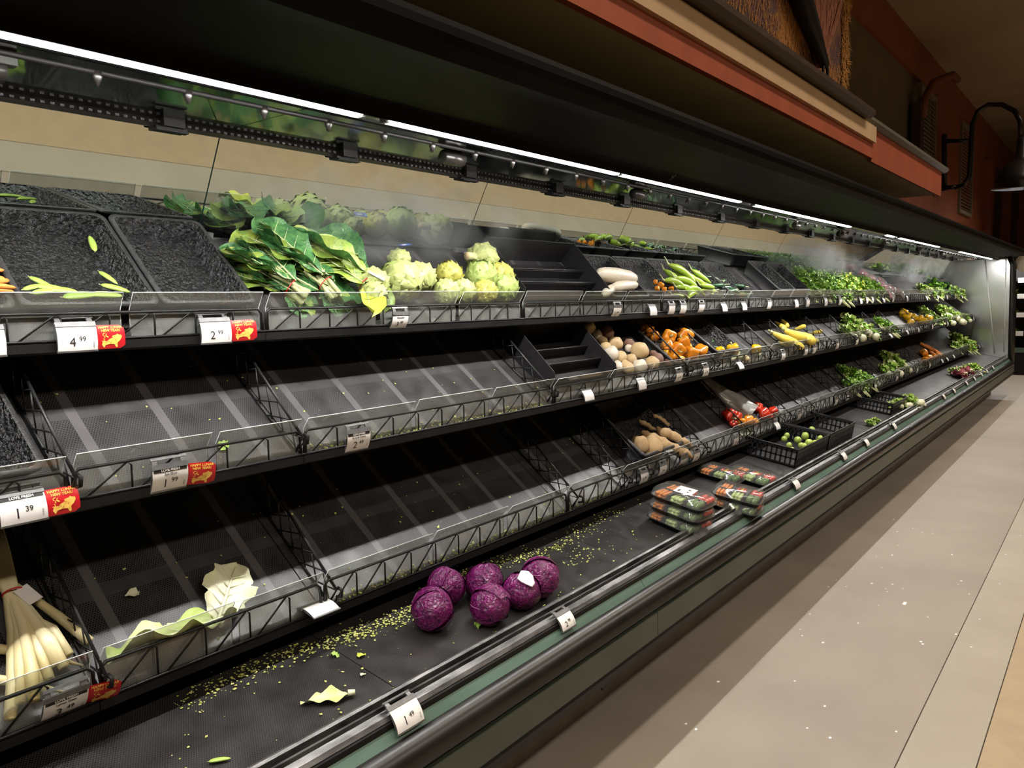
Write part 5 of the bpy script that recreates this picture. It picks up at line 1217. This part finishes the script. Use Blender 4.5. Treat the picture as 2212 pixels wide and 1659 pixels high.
# pillar with curved cap
a = onW(1980, 330)
pl = MB(); pl.box((a.x-.12, 2.2, H+1.45), (a.x+.10, YW-.05, H+2.5)); structure('trim_8', pl, brown)
pl = MB(); pl.tube([(a.x, 2.2, H+2.3), (a.x, 2.18, H+2.55), (a.x+.1, 2.1, H+2.75), (a.x+.5, 1.95, H+2.9), (a.x+.9, 1.95, H+2.92)], .05, 8); structure('trim_9', pl, mat('dark_terra', (.16, .04, .018), None, .6))
for i, px in enumerate((2130, 2152, 2172, 2190)):
    a = onW(px, 420); structure('trim_%d' % (10+i), MB().box((a.x-.12, 2.16, H+.6), (a.x+.12, 2.3, H+2.6)), brown if i % 2 else terra)
# gooseneck lamp
gl = thing('gooseneck_lamp', 'black gooseneck barn lamp with domed shade on the far wall', 'lamp', T(13.4, 2.28, H+1.9)); inv = T(-13.4, -2.28, -(H+1.9))
XL = 13.4
def at(px, py): r = ray(px, py); k = XL/r.x; return Vector((XL, r.y*k, H+r.z*k))
pp = [at(2062, 405), at(2082, 400), at(2094, 380), at(2097, 330), at(2100, 270), at(2112, 240), at(2135, 226), at(2165, 226), at(2192, 240), at(2204, 262), at(2205, 300)]
part('gooseneck', MB().tube(pp, .035, 8), M['black_gloss'], gl, inv)
part('wall_bracket', MB().tube([at(2044, 305), at(2097, 303)], .03, 6).tube([at(2040, 290), at(2040, 412)], .035, 6).tube([at(2040, 406), at(2066, 404)], .035, 6), M['black_gloss'], gl, inv)
hd = at(2205, 300); bt = at(2205, 405); R_ = abs(at(2205, 405).y-at(2140, 405).y)
mb = MB().lathe([(.05, hd.z-bt.z+.02), (.07, hd.z-bt.z), (.08, (hd.z-bt.z)*.62), (R_*.55, (hd.z-bt.z)*.50), (R_*.85, (hd.z-bt.z)*.25), (R_, .0)], 20, mtx=T(XL, bt.y, bt.z)); part('shade', mb, M['black_gloss'], gl, inv)
part('shade_lining', MB().lathe([(R_*.97, .004), (R_*.82, (hd.z-bt.z)*.22), (R_*.3, (hd.z-bt.z)*.42)], 20, mtx=T(XL, bt.y, bt.z)), mat('cream_enamel', (.6, .5, .38), None, .4), gl, inv)
# far case across the aisle end
fc = thing('far_refrigerated_case', 'far refrigerated case with white cards seen beyond the end frame', 'refrigerated case', T(17.5, 1.0, 0))
part('cabinet', MB().box((.6, 0, 0), (1.0, 1.32, 2.3)).box((-.1, 0, 0), (.6, 1.32, .5)).box((0, 0, 2.05), (.6, 1.32, 2.3)), M['black'], fc)
for k, z in enumerate((.75, 1.1, 1.45, 1.75)):
    part('far_shelf', MB().box((.15, .02, z), (.6, 1.3, z+.03)), M['plastic'], fc)
    for j in range(4): part('far_card', MB().box((.14, .15+j*.33, z-.03), (.148, .27+j*.33, z+.06)), M['white'], fc)
    if k < 3:
        for j in range(3): link('far_goods', TF[('lettuce', 'herb', 'yellow')[(j+k) % 3]][0], fc, T(.38, .3+j*.4, z+.03) @ S(.15))
part('far_lamp', MB().box((.05, .05, 2.03), (.09, 1.3, 2.05)), M['led'], fc)
part('green_strip', MB().box((-.115, 0, .42), (-.1, 1.32, .5)), M['green'], fc)
dsc = tag(link('round_sign', MB().lathe([(.13, 0), (.135, .008), (.13, .016), (.02, .018)], 24, mtx=T(13.98, 1.18, H+.42) @ RY(-90) @ RZ(0)).mesh('round_sign', mat('cream_disc', (.55, .48, .36), (.5, .43, .32), .5, 6))), 'round cream disc on the far end of the case by the frame', 'sign')
# ------------------------------------------------------------------ mist drifting in front of the mirrors
def mist_box(name, x0, x1, dens, label, seed):
    mb = MB(); y0, y1 = 1.99, 2.235
    mb.extr([(2.06, H+.12), (1.98, H+.30), (2.02, H+.47), (2.078, H+.47), (2.215, H+.25), (2.18, H+.17)], x0, x1, closed=True)
    m = bpy.data.materials.new(name); m.use_nodes = True; nt = m.node_tree; nt.nodes.clear()
    out = nt.nodes.new('ShaderNodeOutputMaterial'); v = nt.nodes.new('ShaderNodeVolumeScatter'); v.inputs['Color'].default_value = (.95, 1, .97, 1); v.inputs['Anisotropy'].default_value = .3
    tc = nt.nodes.new('ShaderNodeTexCoord'); n = nt.nodes.new('ShaderNodeTexNoise'); n.inputs['Scale'].default_value = 3.2; n.inputs['Detail'].default_value = 2; n.inputs['Distortion'].default_value = .6
    mp = nt.nodes.new('ShaderNodeMapping'); mp.inputs['Location'].default_value = (seed, 0, 0); mp.inputs['Scale'].default_value = (1.0, 1.6, 1.3)
    lk(nt, tc.outputs['Object'], mp.inputs[0]); lk(nt, mp.outputs[0], n.inputs['Vector'])
    gsep = nt.nodes.new('ShaderNodeSeparateXYZ'); lk(nt, tc.outputs['Generated'], gsep.inputs[0])
    def mth(op, a_, b_):
        k = nt.nodes.new('ShaderNodeMath'); k.operation = op
        for i_, q in enumerate((a_, b_)):
            if isinstance(q, (int, float)): k.inputs[i_].default_value = q
            else: lk(nt, q, k.inputs[i_])
        return k.outputs[0]
    g_ = gsep.outputs[0]; w_ = mth('MULTIPLY', mth('MULTIPLY', g_, mth('SUBTRACT', 1, g_)), 4)
    gz = gsep.outputs[2]; wz = mth('MULTIPLY', mth('MULTIPLY', gz, mth('SUBTRACT', 1, gz)), 4)
    q = nt.nodes.new('ShaderNodeMapRange'); q.inputs['From Min'].default_value = .46; q.inputs['From Max'].default_value = .75; q.inputs['To Max'].default_value = dens*.8
    lk(nt, n.outputs['Fac'], q.inputs['Value']); lk(nt, mth('MULTIPLY', mth('MULTIPLY', q.outputs[0], w_), wz), v.inputs['Density']); lk(nt, v.outputs[0], out.inputs['Volume'])
    me = mb.mesh(name, m); b_ = bmesh.new(); b_.from_mesh(me); bmesh.ops.recalc_face_normals(b_, faces=b_.faces); b_.to_mesh(me); b_.free()
    o = link(name, me); tag(o, label, 'mist', None, 'stuff')
mist_box('mist', 1.25, 2.9, 5.0, 'thin white mist drifting over the artichokes before the mirror', 1.3)
mist_box('mist', 5.9, 9.2, 4.5, 'white mist over the herbs far along the case', 9.4)
mist_box('mist', 9.3, 13.3, 4.5, 'thick white mist at the far end of the case', 2.2)
